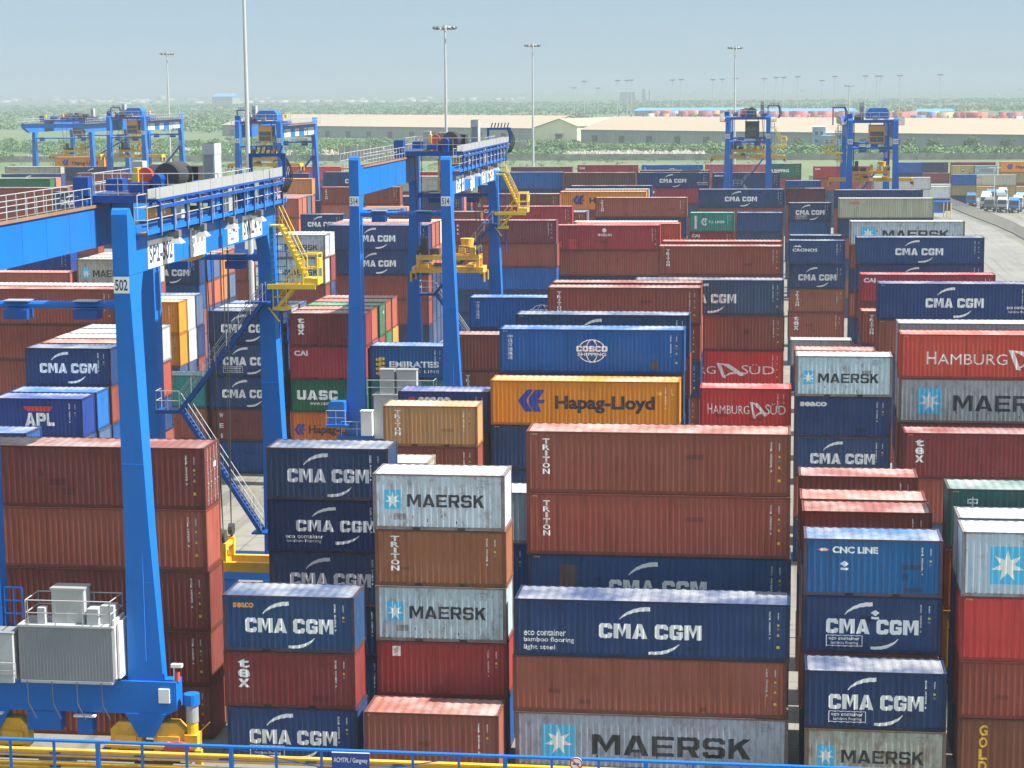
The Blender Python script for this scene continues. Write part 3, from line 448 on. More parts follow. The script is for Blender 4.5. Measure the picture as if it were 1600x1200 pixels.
 ('MZ', -24.75, 154.38, 40, [(2.896, 'TRIx', 4247), (2.896, 'TRI', 1390), (2.591, 'P:maroon', 0), (2.591, 'P:navy', 0)], 'maroon row at the foot of crane 514'),
 ('R40z', 7.65, 172.77, 40, [(2.896, 'TRI', 1443), (2.896, 'P:blue', 92), (2.591, 'P:navy', 0), (2.591, 'P:maroon', 0)], 'low maroon row before the bright red one'),
 ('PR4', 30.56, 502.65, 20, [(2.591, 'P:cobalt', 679), (2.591, 'P:navy', 280), (2.896, 'P:navy', 0), (2.896, 'P:navy', 0)], 'blue stack right of the right-hand crane'),
 ('CN+1', -50.52, 132.05, 20, [(2.591, 'P:rust', 2255), (2.591, 'P:maroon', 1182), (2.591, 'P:rust', 739), (2.591, 'P:maroon', 0), (2.591, 'P:navy', 0)], 'first row behind the two-arc stack by the near leg'),
 ('CN+2', -50.52, 134.90, 20, [(2.591, 'P:white', 2127), (2.591, 'P:teal', 1116), (2.591, 'P:maroon', 920), (2.591, 'P:maroon', 0), (2.591, 'P:navy', 0)], 'second row behind the two-arc stack by the near leg'),
 ('CN+3', -50.52, 137.75, 20, [(2.591, 'P:white', 1997), (2.591, 'P:rust', 1050), (2.591, 'P:navy', 1030), (2.591, 'P:maroon', 36), (2.591, 'P:navy', 0)], 'third row behind the two-arc stack by the near leg'),
 ('CN+4', -50.52, 140.60, 20, [(2.591, 'P:grey', 1894), (2.591, 'P:maroon', 996), (2.591, 'P:navy', 982), (2.591, 'P:maroon', 213), (2.591, 'P:navy', 0)], 'fourth row behind the two-arc stack by the near leg'),
 ('AP+1', -50.64, 126.62, 20, [(2.591, 'P:cobalt', 2695), (2.591, 'P:bluegrey', 330), (2.591, 'P:maroon', 0), (2.591, 'P:navy', 0)], 'first row behind the red-barred blue stack'),
 ('CL+1', -44.19, 154.96, 20, [(2.591, 'P:grey', 783), (2.591, 'P:rust', 0), (2.591, 'P:navy', 0), (2.591, 'P:navy', 0), (2.591, 'P:navy', 0)], 'first row behind the stair-side dark stack'),
 ('CL+2', -44.19, 157.81, 20, [(2.591, 'P:bluegrey', 755), (2.591, 'P:rust', 0), (2.591, 'P:navy', 0), (2.591, 'P:navy', 0), (2.591, 'P:navy', 0)], 'second row behind the stair-side dark stack'),
 ('TX+1', -37.40, 153.88, 20, [(2.591, 'P:rust', 1271), (2.591, 'P:maroon', 42), (2.591, 'P:navy', 0), (2.591, 'P:navy', 0), (2.591, 'P:navy', 0)], 'first row behind the four-colour stack'),
 ('TX+2', -37.40, 156.73, 20, [(2.591, 'P:green', 1227), (2.591, 'P:maroon', 91), (2.591, 'P:navy', 0), (2.591, 'P:navy', 0), (2.591, 'P:navy', 0)], 'second row behind the four-colour stack'),
 ('TX+3', -37.40, 159.58, 20, [(2.591, 'P:rust', 1147), (2.591, 'P:green', 172), (2.591, 'P:navy', 0), (2.591, 'P:navy', 0), (2.591, 'P:navy', 0)], 'third row behind the four-colour stack'),
 ('TX+4', -37.40, 162.43, 20, [(2.591, 'P:rust', 1075), (2.591, 'P:orange', 219), (2.591, 'P:navy', 0), (2.591, 'P:navy', 0), (2.591, 'P:navy', 0)], 'fourth row behind the four-colour stack'),
 ('ML+1', -64.46, 156.58, 40, [(2.896, 'P:greywhite', 2057), (2.896, 'P:maroon', 134), (2.896, 'P:navy', 0), (2.896, 'P:navy', 0), (2.896, 'P:navy', 0)], 'first row behind the left long maroon wall'),
 ('OR+1', -58.52, 174.05, 20, [(2.896, 'P:white', 1130), (2.896, 'P:white', 702), (2.896, 'P:navy', 231), (2.896, 'P:navy', 0)], 'first row behind the orange ends'),
 ('OR+2', -58.52, 176.90, 20, [(2.896, 'P:bluegrey', 1154), (2.896, 'P:navy', 675), (2.896, 'P:maroon', 312), (2.896, 'P:navy', 0)], 'second row behind the orange ends'),
 ('L3+1', -51.82, 230.64, 40, [(2.896, 'P:rust', 730), (2.896, 'P:rust', 233), (2.896, 'P:navy', 253), (2.896, 'P:navy', 231), (2.896, 'P:navy', 220)], 'first row behind the long dark pair behind crane 514'),
 ('L3+2', -51.82, 233.49, 40, [(2.896, 'P:rust', 556), (2.896, 'P:rust', 232), (2.896, 'P:navy', 237), (2.896, 'P:navy', 235), (2.896, 'P:navy', 226)], 'second row behind the long dark pair behind crane 514'),
 ('L3+3', -51.82, 236.34, 40, [(2.896, 'P:cream', 690), (2.896, 'P:rust', 229), (2.896, 'P:navy', 226), (2.896, 'P:navy', 225), (2.896, 'P:navy', 225)], 'third row behind the long dark pair behind crane 514'),
 ('ME+1', -65.32, 184.21, 20, [(2.896, 'P:cream', 1054), (2.896, 'P:maroon', 144), (2.896, 'P:navy', 0), (2.896, 'P:navy', 0), (2.896, 'P:navy', 0)], 'first row behind the cream-roofed left stack'),
 ('ME+2', -65.32, 187.06, 20, [(2.896, 'P:cream', 1016), (2.896, 'P:maroon', 208), (2.896, 'P:navy', 0), (2.896, 'P:navy', 0), (2.896, 'P:navy', 0)], 'second row behind the cream-roofed left stack'),
 ('CMe+1', -63.74, 198.41, 20, [(2.591, 'P:cobalt', 751), (2.591, 'P:rust', 474), (2.591, 'P:navy', 150), (2.591, 'P:navy', 95), (2.896, 'P:navy', 56)], 'first row behind the stack under the numbered girder'),
 ('CMe+2', -63.74, 201.26, 20, [(2.591, 'P:bluegrey', 700), (2.591, 'P:rust', 459), (2.591, 'P:navy', 73), (2.591, 'P:navy', 0), (2.896, 'P:navy', 0)], 'second row behind the stack under the numbered girder'),
 ('CMe+3', -63.74, 204.11, 20, [(2.591, 'P:rustorange', 783), (2.591, 'P:rustorange', 435), (2.591, 'P:navy', 67), (2.591, 'P:navy', 0), (2.896, 'P:navy', 0)], 'third row behind the stack under the numbered girder'),
 ('CMe+4', -63.74, 206.96, 20, [(2.591, 'P:rust', 679), (2.591, 'P:bluegrey', 422), (2.591, 'P:navy', 64), (2.591, 'P:navy', 0), (2.896, 'P:navy', 0)], 'fourth row behind the stack under the numbered girder'),
 ('MM+1', -55.41, 219.58, 20, [(2.591, 'P:white', 553), (2.896, 'P:maroon', 341), (2.896, 'P:navy', 188), (2.896, 'P:navy', 0), (2.896, 'P:navy', 0)], 'first row behind the grey pair by the yellow stair'),
 ('PK+1', -74.53, 286.89, 20, [(2.896, 'P:rust', 304), (2.896, 'P:rust', 0), (2.896, 'P:navy', 0), (2.896, 'P:navy', 0), (2.896, 'P:navy', 0)], 'first row behind the salmon ends'),
 ('PK+2', -74.53, 289.74, 20, [(2.896, 'P:bluegrey', 307), (2.896, 'P:rust', 0), (2.896, 'P:navy', 0), (2.896, 'P:navy', 0), (2.896, 'P:navy', 0)], 'second row behind the salmon ends'),
 ('PK+3', -74.53, 292.59, 20, [(2.896, 'P:rust', 258), (2.896, 'P:rust', 0), (2.896, 'P:navy', 0), (2.896, 'P:navy', 0), (2.896, 'P:navy', 0)], 'third row behind the salmon ends'),
 ('CMg+1', -56.46, 270.28, 20, [(2.591, 'P:bluegrey', 159), (2.591, 'P:rust', 0), (2.896, 'P:navy', 0), (2.896, 'P:navy', 0), (2.896, 'P:navy', 0)], 'first row behind the dark stack under the tie bar'),
 ('CMg+2', -56.46, 273.13, 20, [(2.591, 'P:rustorange', 170), (2.591, 'P:rust', 0), (2.896, 'P:navy', 0), (2.896, 'P:navy', 0), (2.896, 'P:navy', 0)], 'second row behind the dark stack under the tie bar'),
 ('BR+1', -30.90, 269.07, 20, [(2.591, 'P:bluegrey', 92), (2.591, 'P:rust', 0), (2.591, 'P:navy', 0), (2.896, 'P:navy', 0), (2.896, 'P:navy', 0)], 'first row behind the pinkish brown stack'),
 ('SEf+1', -61.61, 318.56, 40, [(2.591, 'P:rust', 197), (2.591, 'P:rust', 0), (2.591, 'P:navy', 0), (2.591, 'P:navy', 0), (2.591, 'P:navy', 0)], 'first row behind the orange-lettered navy stack'),
 ('GR2+1', -133.60, 328.45, 40, [(2.591, 'P:rust', 227), (2.591, 'P:rust', 0), (2.591, 'P:navy', 0), (2.591, 'P:navy', 0), (2.591, 'P:navy', 0), (2.591, 'P:navy', 0)], 'first row behind the far left green row'),
 ('R1+1', 8.39, 89.55, 40, [(2.896, 'P:grey', 3102), (2.896, 'P:navy', 883), (2.591, 'P:navy', 784), (2.591, 'P:navy', 777)], 'first row behind the front right-edge stack'),
]

# ------------------------------------------------------------------ containers
class Decal:
    def __init__(s, L, H): s.L, s.H, s.p = L, H, []
    def add(s, mat, poly): s.p.append((mat, [(u*s.L, (1-t)*s.H) for u, t in poly]))
    def rect(s, mat, u0, t0, u1, t1): s.add(mat, [(u0, t1), (u1, t1), (u1, t0), (u0, t0)])
    def text(s, mat, w, u0, t0, u1, t1, bold=0.03, sp=1.0):
        for q in word(w, u0, t1, u1, t0, bold, sp): s.add(mat, q)
    def blk(s, mat, w, u0, t0, u1, t1, light=False):
        for q in block(w, u0*s.L, (1-t1)*s.H, u1*s.L, (1-t0)*s.H, light): s.p.append((mat, q))
    def vert(s, mat, w, u0, t0, u1, t1, bold=0.03):
        n = len(w); d = (t1-t0)/n
        for i, c in enumerate(w):
            if c != ' ': s.text(mat, c, u0 + ((u1-u0)*0.32 if c in 'I1' else 0), t0+i*d+d*0.06, u1 - ((u1-u0)*0.32 if c in 'I1' else 0), t0+(i+1)*d-d*0.06, bold)
    def strip(s, mat, pts, ws):                     # tapered stroke through points, widths in fractions of H
        L, H = s.L, s.H; P = [Vector((u*L, (1-t)*H)) for u, t in pts]
        E = []
        for i, p in enumerate(P):
            d = (P[min(i+1, len(P)-1)]-P[max(i-1, 0)]).normalized(); n = Vector((-d.y, d.x))*ws[i]*H/2
            E.append((p+n, p-n))
        for (a, b), (c, d) in zip(E, E[1:]): s.p.append((mat, [tuple(b), tuple(d), tuple(c), tuple(a)]))
    def arc(s, mat, cu, ct, ru, rt, a0, a1, w0, w1, n=10):
        pts = [(cu+ru*math.cos(R(a0+(a1-a0)*i/n)), ct-rt*math.sin(R(a0+(a1-a0)*i/n))) for i in range(n+1)]
        s.strip(mat, pts, [w0+(w1-w0)*i/n for i in range(n+1)])
    def star(s, mat, cu, ct, rad, n=7, inner=0.42):
        a = s.H/s.L; pts = []
        for i in range(2*n):
            an = math.pi/2 + i*math.pi/n; q = rad*(1 if i % 2 == 0 else inner)
            pts.append((cu+q*a*math.cos(an), ct-q*math.sin(an)))
        for i in range(2*n): s.add(mat, [(cu, ct), pts[i], pts[(i+1) % (2*n)]])
    def disc(s, mat, cu, ct, rad, n=16):
        a = s.H/s.L
        s.add(mat, [(cu+rad*a*math.cos(2*math.pi*i/n), ct-rad*math.sin(2*math.pi*i/n)) for i in range(n)])

def cma(d, u0, u1, t0, t1, mat='white'):
    w, h = u1-u0, t1-t0
    d.blk(mat, 'CMA CGM', u0, t0, u1, t1)
    f = lambda x, y: (u0+x*w, t1-y*h)
    d.strip(mat, [f(.20, 1.30), f(.235, 1.52), f(.285, 1.73), f(.35, 1.90), f(.42, 2.0), f(.50, 2.03)], [h*.04, h*.12, h*.19, h*.24, h*.28, h*.27])
    d.strip(mat, [f(.485, -1.0), f(.57, -.97), f(.64, -.87), f(.705, -.70), f(.755, -.49), f(.785, -.30)], [h*.28, h*.27, h*.23, h*.18, h*.11, h*.04])
def ecobox(d, u0, t0, u1, t1):
    w = 0.004*12.192/d.L*0.6; e = 0.012
    d.rect('white', u0, t0, u1, t0+e); d.rect('white', u0, t1-e, u1, t1); d.rect('white', u0, t0, u0+w, t1); d.rect('white', u1-w, t0, u1, t1)
    d.text('white', 'eco container', u0+.02, t0+.025, u1-.02, t0+.085, 0.02); d.text('white', 'bamboo flooring', u0+.035, t0+.105, u1-.03, t1-.02, 0.005)
def marks(d, right=True, n=11, tri=True, seed=0):
    rnd = random.Random(seed); k = 6.058/d.L
    a = 1-.145*k; b = 1-.085*k
    s = ''.join(rnd.choice('ABCDEFGHKLMNRSTUX') for _ in range(4))+' '+''.join(rnd.choice('0123456789') for _ in range(6))+' '+rnd.choice('0123456789')
    d.vert('white', s, a-.006*k, .12, a+.006*k, .12+.030*len(s)+.1, 0.02)
    s2 = rnd.choice(('22G1', '45G1', '42G1'))
    d.vert('white', s2, b-.006*k, .14, b+.006*k, .27, 0.02)
    if tri:
        d.rect('yellow', b-.008*k, .345, b+.008*k, .38); d.rect('grey', b-.010*k, .41, b+.010*k, .45)
        if d.L > 8:
            d.add('yellow', [(b-.012*k, .555), (b+.012*k, .555), (b, .505)])
            d.rect('yellow', b-.011*k, .725, b+.011*k, .77)
def maersk(d, rusty=False, small=False):
    if d.L < 8: lg = (.086, .285, .212, .63); tx = (.26, .36, .845, .585)
    else: lg = (.10, .22, .222, .80); tx = (.285, .37, .865, .73)
    if small: lg = (.08, .36, .19, .70); tx = (.235, .43, .86, .66)
    d.rect('sky', *lg); d.star('offwhite' if rusty else 'white', (lg[0]+lg[2])/2, (lg[1]+lg[3])/2+.01, (lg[3]-lg[1])*.43)
    d.blk('black', 'MAERSK', *tx, True)
    k = 6.058/d.L
    d.text('grey', 'MRKU', 1-.20*k, .09, 1-.13*k, .125, .0); d.text('grey', '401 391 0', 1-.20*k, .14, 1-.10*k, .175, .0); d.text('grey', '22G1', 1-.20*k, .19, 1-.15*k, .225, .0)
    for i, t in enumerate((.74, .80, .72, .83)): d.rect('patch', .30+.11*i, t, .307+.11*i, t+.05)
def brand(d, b):
    L20 = d.L < 8; k = 6.058/d.L
    tl = lambda s, w, m='white', h=.11, t=.13: d.text(m, s, .055*k, t, .055*k+w*k, t+h, .04)
    if b in ('CMA', 'CMAo', 'CMAg', 'CMAc', 'CMAp', 'CMAe', 'CMAeh', 'CMAs', 'CMAel', 'CMAeL', 'CMAeR'):
        if L20:
            u0, u1, t0, t1 = (.17, .84, .40, .66) if b != 'CMAel' else (.235, .90, .38, .60)
            cma(d, u0, u1, t0, t1, 'offwhite' if b in ('CMAo', 'CMAg') else 'white')
            if b in ('CMAe', 'CMAeh'): ecobox(d, .17, .69, .435, .885)
            if b == 'CMAeh': hazard(d, .525, .23)
            if b == 'CMAel': d.text('white', 'eco container', .145, .66, .46, .735, .02); d.text('offwhite', 'bamboo flooring', .155, .75, .44, .83, .005)
            if b == 'CMAs': d.text('orange', 'seaco', .08, .13, .235, .22, .035)
        else:
            cma(d, .31, .683, .40, .66, 'offwhite' if b in ('CMAg', 'CMAp') else 'white')
            if b == 'CMAeL':
                for i, (s, w) in enumerate((('eco container', .155), ('bamboo flooring', .185), ('light steel', .115))): d.text('white', s, .034, .535+.135*i, .034+w, .535+.135*i+.11, .012)
            if b == 'CMAeR':
                d.text('white', 'eco container', .83, .60, .985, .69, .015); d.text('white', 'bamboo flooring', .84, .73, .985, .82, .0)
            if b == 'CMAp': d.rect('patch', .12, .17, .185, .62)
    elif b in ('MAE', 'MAEp'): maersk(d)
    elif b == 'MAEs': maersk(d, small=True)
    elif b in ('MAEr', 'MAEb'): maersk(d, True)
    elif b == 'MSL':
        d.rect('sky', .08, .36, .2, .62); d.star('white', .14, .49, .11); d.text('grey', 'MAERSK', .26, .36, .84, .49, .03); d.text('grey', 'SEALAND', .26, .53, .84, .66, .03)
    elif b in ('TRI', 'TRIo', 'TRIb'):
        if L20: d.vert('white', 'TRITON', .122, .10, .186, .74, .035)
        else: d.vert('white', 'TRITON', .064, .11, .090, .70, .035)
    elif b == 'TRIp': d.vert('white', 'TRITON', .122, .10, .186, .74, .035)
    elif b == 'TEX': d.vert('white', 'tex', .095*k+.01, .13, .095*k+.01+.09*k, .66, .03)
    elif b in ('HL', 'HLs'):
        lx, lw, lt, lh = (.145, .145, .20, .50) if not L20 else (.03, .15, .36, .34)
        f = lambda x, y: (lx+x*lw, lt+(1-y)*lh)
        for P in ([(0,.5),(.35,1),(.58,1),(.33,.56),(.33,.44),(.55,0),(.27,0)], [(.40,.60),(.64,1),(1,1),(.80,.62),(.74,.55),(1,.55),(.96,.38),(.72,.38),(.80,.22),(.86,0),(.58,0),(.40,.36)]):
            d.add('hlblue', [f(*q) for q in P])
        if L20: d.text('hlblack', 'Hapag-Lloyd', .22, .40, .95, .72, .035)
        else: d.text('hlblack', 'Hapag-Lloyd', .343, .33, .87, .72, .04)
        d.rect('yellow', .885, .235, .905, .30); d.add('yellow', [(.955, .30), (.975, .30), (.965, .24)]) if not L20 else None
    elif b == 'COS':
        d.blk('white', 'COSCO', .418, .375, .586, .505); d.text('white', 'SHIPPING', .425, .53, .58, .605, .03)
        for ru in (.074, .03): 
            d.arc('white', .502, .49, ru, .255, 28, 152, .022, .022, 12); d.arc('white', .502, .49, ru, .255, 208, 332, .022, .022, 12)
        d.vert('offwhite', '中远海运集运', .045, .12, .072, .70, .01)
        d.rect('patch', .82, .70, .86, .90)
    elif b in ('HS', 'HSb'):
        if b == 'HSb': a, h0, h1, f0, f1, s1 = .14, .44, .68, .565, .76, .99
        else: a, h0, h1, f0, f1, s1 = .09, .45, .67, .55, .74, .94
        d.text('white', 'H', a, h0-.05, a+.05, h1, .0); d.text('white', 'AMBURG', a+.058, h0, f0-.005, h1, -.004)
        w = f1-f0; g = lambda x, y: (f0+x*w, h0-.10+y*(h1-h0+.22))
        for P in ([(.0,0),(.14,.03),(.34,1),(.22,.97)], [(0,0),(.45,.08),(.72,.40),(.52,.46),(.30,.2)], [(.72,.40),(1,.80),(.85,.86),(.52,.46)], [(.22,.97),(.45,.66),(.66,.56),(1,.80),(.66,.70),(.45,.78)]): d.add('white', [g(*q) for q in P])
        d.text('white', 'S', f1-.02, h0-.04, f1+.025, h1, .0); d.text('white', 'ÜD', f1+.032, h0-.06, s1, h1, -.004)
    elif b == 'UASC': d.blk('white', 'UASC', .08, .33, .62, .62); d.text('offwhite', 'www.uasc.net', .25, .68, .60, .78, .01)
    elif b == 'CAI': tl('CAI', .18, h=.16)
    elif b in ('SEA', 'SEAc', 'SEAb', 'SEAo'):
        if b == 'SEAb': d.text('red', 'c', .10, .14, .19, .36, .05); d.text('white', 'seaco', .22, .14, .58, .36, .05)
        elif b == 'SEAo': tl('seaco', .20, 'orange', .13)
        else: d.rect('red', .055*k, .13, .105*k, .22); tl(' seaco', .28, 'white', .11); 
    elif b in ('APL', 'APLw'):
        if b == 'APL': d.add('red', [(.33, .20), (.67, .20), (.63, .33), (.38, .33)]); d.blk('white', 'APL', .35, .37, .68, .70)
        elif L20: d.text('white', 'A', .60, .5, .74, .8, .04)
        else: d.blk('white', 'APL', .14, .30, .44, .80)
    elif b == 'EMI':
        for i in range(4): d.strip('yellow', [(.075, .44+.14*i-.02), (.11, .47+.14*i-.04), (.15, .42+.14*i-.03), (.195, .40+.14*i)], [.05, .11, .11, .07])
        d.text('white', 'EMIRATES', .25, .47, .90, .66, .045, 1.02); d.text('offwhite', 'SHIPPING LINE', .25, .73, .90, .82, .015, 1.2)
    elif b == 'FLO':
        d.rect('white', .120, .09, .182, .27); d.rect('hlblue', .126, .105, .176, .255); d.strip('yellow', [(.132, .17), (.15, .14), (.168, .125)], [.03]*3); d.strip('yellow', [(.132, .22), (.148, .19), (.162, .175)], [.03]*3)
    elif b == 'CNC':
        d.add('red', [(.09, .19), (.12, .155), (.16, .155), (.19, .19), (.16, .225), (.12, .225)]); d.add('white', [(.105, .19), (.125, .168), (.155, .168), (.175, .19), (.155, .212), (.125, .212)])
        d.text('white', 'CNC LINE', .205, .13, .535, .25, .045); hazard(d, .295, .38)
    elif b in ('CSH', 'CSHg'):
        d.vert('white', '中国海运', .075, .12, .115, .85, .01) if b == 'CSH' else None
        d.text('white', 'CHINA SHIPPING', .20, .40, .86, .62, .04) if b == 'CSH' else d.text('white', 'CHINA SHIPPING', .36, .38, .80, .60, .04)
    elif b == 'GOLD': d.vert('yellow', 'GOLD', .075, .10, .105, .95, .03)
    elif b == 'MAG':
        d.disc('white', .475, .20, .085); d.rect('red', .469, .17, .481, .235); d.text('white', 'MAGELLAN', .415, .33, .545, .43, .02)
        for u, t, w, h, m in ((.14, .55, .07, .42, 'red'), (.04, .62, .03, .25, 'red'), (.16, .50, .08, .40, 'orange')): 
            if m == 'red': d.rect(m, u, t, u+w, t+h)
    elif b == 'CRO':
        d.add('white', [(.08, .26), (.13, .19), (.16, .23), (.19, .17), (.235, .27)]); d.text('white', 'CRONOS', .07, .33, .51, .46, .03)
    elif b == 'TSL':
        d.arc('white', .33, .48, .055, .17, 30, 330, .07, .07, 14); d.text('white', 'TS', .30, .40, .37, .56, .03); d.text('white', 'T.S. LINES', .42, .42, .78, .55, .03)
        d.rect('offwhite', .10, .15, .16, .85)
    elif b == 'OOCL': d.text('red', 'OOCL', .11, .16, .23, .30, .05)
    elif b == 'WEI': d.vert('white', 'W E I', .10, .12, .155, .92, .03)
    elif b == 'DRC': d.vert('white', 'D R C', .085, .18, .105, .62, .04)
    elif b == 'KLN': d.text('white', 'K Line', .10, .10, .24, .34, .05)
    elif b == 'MSC': d.rect('grey', .43, .30, .56, .70); d.text('offwhite', 'M', .45, .36, .54, .52, .05)
    elif b == 'REEF': d.vert('red', 'HSD', .14, .12, .19, .92, .05)
def hazard(d, u, t):
    k = 6.058/d.L
    d.add('white', [(u, t), (u+.032*k, t+.055), (u, t+.11), (u-.032*k, t+.055)]); d.add('grey', [(u-.02*k, t+.045), (u+.02*k, t+.045), (u, t+.085)])
    d.rect('white', u-.028*k, t+.125, u+.028*k, t+.165)

DK = ['paint', 'roof', 'frame', 'under', 'fork', 'd_repair'] + ['d_'+k for k in DEC]
DI = {k: i for i, k in enumerate(DK)}
WD = 2.438; HW = WD/2
def profile(a, b, pitch, depth):
    n = max(1, round((b-a)/pitch)); p = (b-a)/n; xs = []
    for i in range(n):
        x = a+i*p; xs += [(x, 0), (x+.26*p, 0), (x+.5*p, depth), (x+.76*p, depth)]
    return xs + [(b, 0)]
def clip(poly, x0, x1):
    for s, c in ((1, x0), (-1, -x1)):
        out = []
        for i, p in enumerate(poly):
            q = poly[(i+1) % len(poly)]; a, b = s*p[0]-c, s*q[0]-c
            if a >= 0: out.append(p)
            if (a > 0) != (b > 0) and abs(a-b) > 1e-12:
                t = a/(a-b); out.append((p[0]+t*(q[0]-p[0]), p[1]+t*(q[1]-p[1])))
        poly = out
        if len(poly) < 3: return []
    return poly
PROTO = {}
def container_meshes(size, H, b, door, near):
    key = (size, H, b, door, near)
    if key in PROTO: return PROTO[key]
    L = 6.058 if size == 20 else 12.192; h = L/2; pst = .165
    body = MB(); z0, z1 = .165, H-.075
    pf = profile(-h+pst, h-pst, .278, .046)
    for sgn in (-1, 1):                                # long sides
        o = len(body.v)
        for x, dp in pf: body.v += [(x, sgn*(HW-.014-dp), z0), (x, sgn*(HW-.014-dp), z1)]
        for i in range(len(pf)-1):
            q = (o+2*i, o+2*i+2, o+2*i+3, o+2*i+1); body.f.append(q if sgn < 0 else q[::-1]); body.m.append(0)
    pe = profile(-HW+.16, HW-.16, .265, .045)
    for sgn in (-1, 1):                                # ends
        if sgn > 0 and door: continue
        o = len(body.v)
        for y, dp in pe: body.v += [(sgn*(h-.02-dp), y, z0), (sgn*(h-.02-dp), y, H-.11)]
        for i in range(len(pe)-1):
            q = (o+2*i, o+2*i+1, o+2*i+3, o+2*i+2); body.f.append(q if sgn < 0 else q[::-1]); body.m.append(0)
    body.add([(-h+.1, -HW+.08, .06), (h-.1, -HW+.08, .06), (h-.1, HW-.08, .06), (-h+.1, HW-.08, .06)], [(0, 3, 2, 1)], DI['under'])
    d = Decal(L, H)
    pr_ = random.Random(len(PROTO)*7+3)
    for _ in range(pr_.choice((0, 1, 1, 2, 3)) if b != 'P' or near else 0):
        u, q = pr_.uniform(.12, .80), pr_.uniform(.30, .86); w, g = pr_.choice((.278, .556, .834))/L, pr_.uniform(.05, .12)
        d.rect('repair', u, q, u+w, min(.93, q+g))
    if b != 'P' or near:
        brand(d, b)
        if not b.startswith(('MAE', 'MSL', 'MSC')): marks(d, seed=len(PROTO), tri=(b not in ('HL',)))
        for i in range(4): d.add('yellow', [(.02+.006*i, .055), (.023+.006*i, .055), (.026+.006*i, .035), (.023+.006*i, .035)]) if H > 2.7 else None
    dep = 0
    for mi, (mat, poly) in enumerate(d.p):
        lo = min(p[0] for p in poly)-h; hi = max(p[0] for p in poly)-h; pl = [(x-h, max(z0+.01, min(z1-.01, z))) for x, z in poly]
        lift = .004 + .0004*(mi % 5 if mat in ('white', 'offwhite') else 0) + (.002 if mat in ('white', 'offwhite', 'yellow') else 0)
        for (xa, da), (xb, db) in zip(pf, pf[1:]):
            if xb <= lo or xa >= hi: continue
            c = clip(pl, xa, xb)
            if len(c) < 3: continue
            body.add([(x, -(HW-.014-(da+(db-da)*(x-xa)/(xb-xa)))-lift, z) for x, z in c], [tuple(range(len(c)))], DI['d_'+mat])
    roof = MB(); pr = profile(-h+.12, h-.12, .42, .022)
    o = len(roof.v)
    for x, dp in pr: roof.v += [(x, -HW+.055, H-.012-dp), (x, HW-.055, H-.012-dp)]
    for i in range(len(pr)-1): roof.f.append((o+2*i, o+2*i+2, o+2*i+3, o+2*i+1)); roof.m.append(0)
    fr = MB()
    for sx in (-1, 1):
        for sy in (-1, 1):
            x0, x1 = sorted((sx*h, sx*(h-.15))); y0, y1 = sorted((sy*HW, sy*(HW-.13)))
            fr.box(x0, x1, y0, y1, .118, H-.118)
            x0, x1 = sorted((sx*(h+.003), sx*(h-.178))); y0, y1 = sorted((sy*(HW+.003), sy*(HW-.162)))
            fr.box(x0, x1, y0, y1, 0, .118); fr.box(x0, x1, y0, y1, H-.118, H+.006)
            if near:                                   # the oval holes of the corner castings
                cx, cz = sx*(h-.09), (.06, H-.056)
                if sy < 0:
                    for z in cz: fr.add([(cx+.036*math.cos(a*.785), -HW-.0055, z+.03*math.sin(a*.785)) for a in range(8)], [tuple(range(8))], 1)
        x0, x1 = sorted((sx*(h-.004), sx*(h-.10))); fr.box(x0, x1, -HW+.162, HW-.162, H-.11, H-.002); fr.box(x0, x1, -HW+.162, HW-.162, .02, .165)
    for sy in (-1, 1):
        y0, y1 = sorted((sy*(HW-.004), sy*(HW-.064)))
        fr.box(-h+.178, h-.178, y0, y1, H-.078, H-.002)
        y0, y1 = sorted((sy*(HW-.010), sy*(HW-.055))); fr.box(-h+.178, h-.178, y0, y1, .012, .165)
        if size == 20 and near:
            for cx in (-1.03, 1.03): yy = sorted((sy*(HW-.007), sy*(HW-.06))); fr.box(cx-.18, cx+.18, yy[0], yy[1], .02, .135, 1)
    out = {}
    if near:
        out['body'] = body.mesh('container_body', DK); out['roof'] = roof.mesh('container_roof', ['roof']); out['frame'] = fr.mesh('container_frame', ['frame', 'fork'])
        if door:
            for nm, sy in (('a', -1), ('b', 1)):
                m = MB(); y0, y1 = sorted((sy*.012, sy*(HW-.135)))
                m.box(h-.07, h-.028, y0, y1, .17, H-.115)
                for i in range(5):
                    za = .25+(H-.42)*i/5; m.box(h-.03, h-.012, y0+.06, y1-.06, za, za+(H-.42)/5-.12)
                for f in (.28, .72):
                    y = y0+(y1-y0)*f; m.tube((h+.012, y, .10), (h+.012, y, H-.06), .019, 6, 1)
                    m.box(h+.0, h+.03, y-.04, y+.16, 1.12, 1.17, 1)
                    for z in (.3, .9, 1.6, 2.2): m.box(h-.01, h+.035, y-.05, y+.05, z, z+.06, 1)
                if sy > 0: m.box(h-.010, h-.004, .25, .62, 1.75, 2.0, 2)
                out['door'+nm] = m.mesh('container_door', ['paint', 'galv', 'd_white'])
    else:
        base = len(body.v)
        body.v += roof.v; body.f += [tuple(i+base for i in f) for f in roof.f]; body.m += [1]*len(roof.f)
        base = len(body.v)
        body.v += fr.v; body.f += [tuple(i+base for i in f) for f in fr.f]; body.m += [2 if m == 0 else 4 for m in fr.m]
        out['all'] = body.mesh('container', DK)
    PROTO[key] = out
    return out

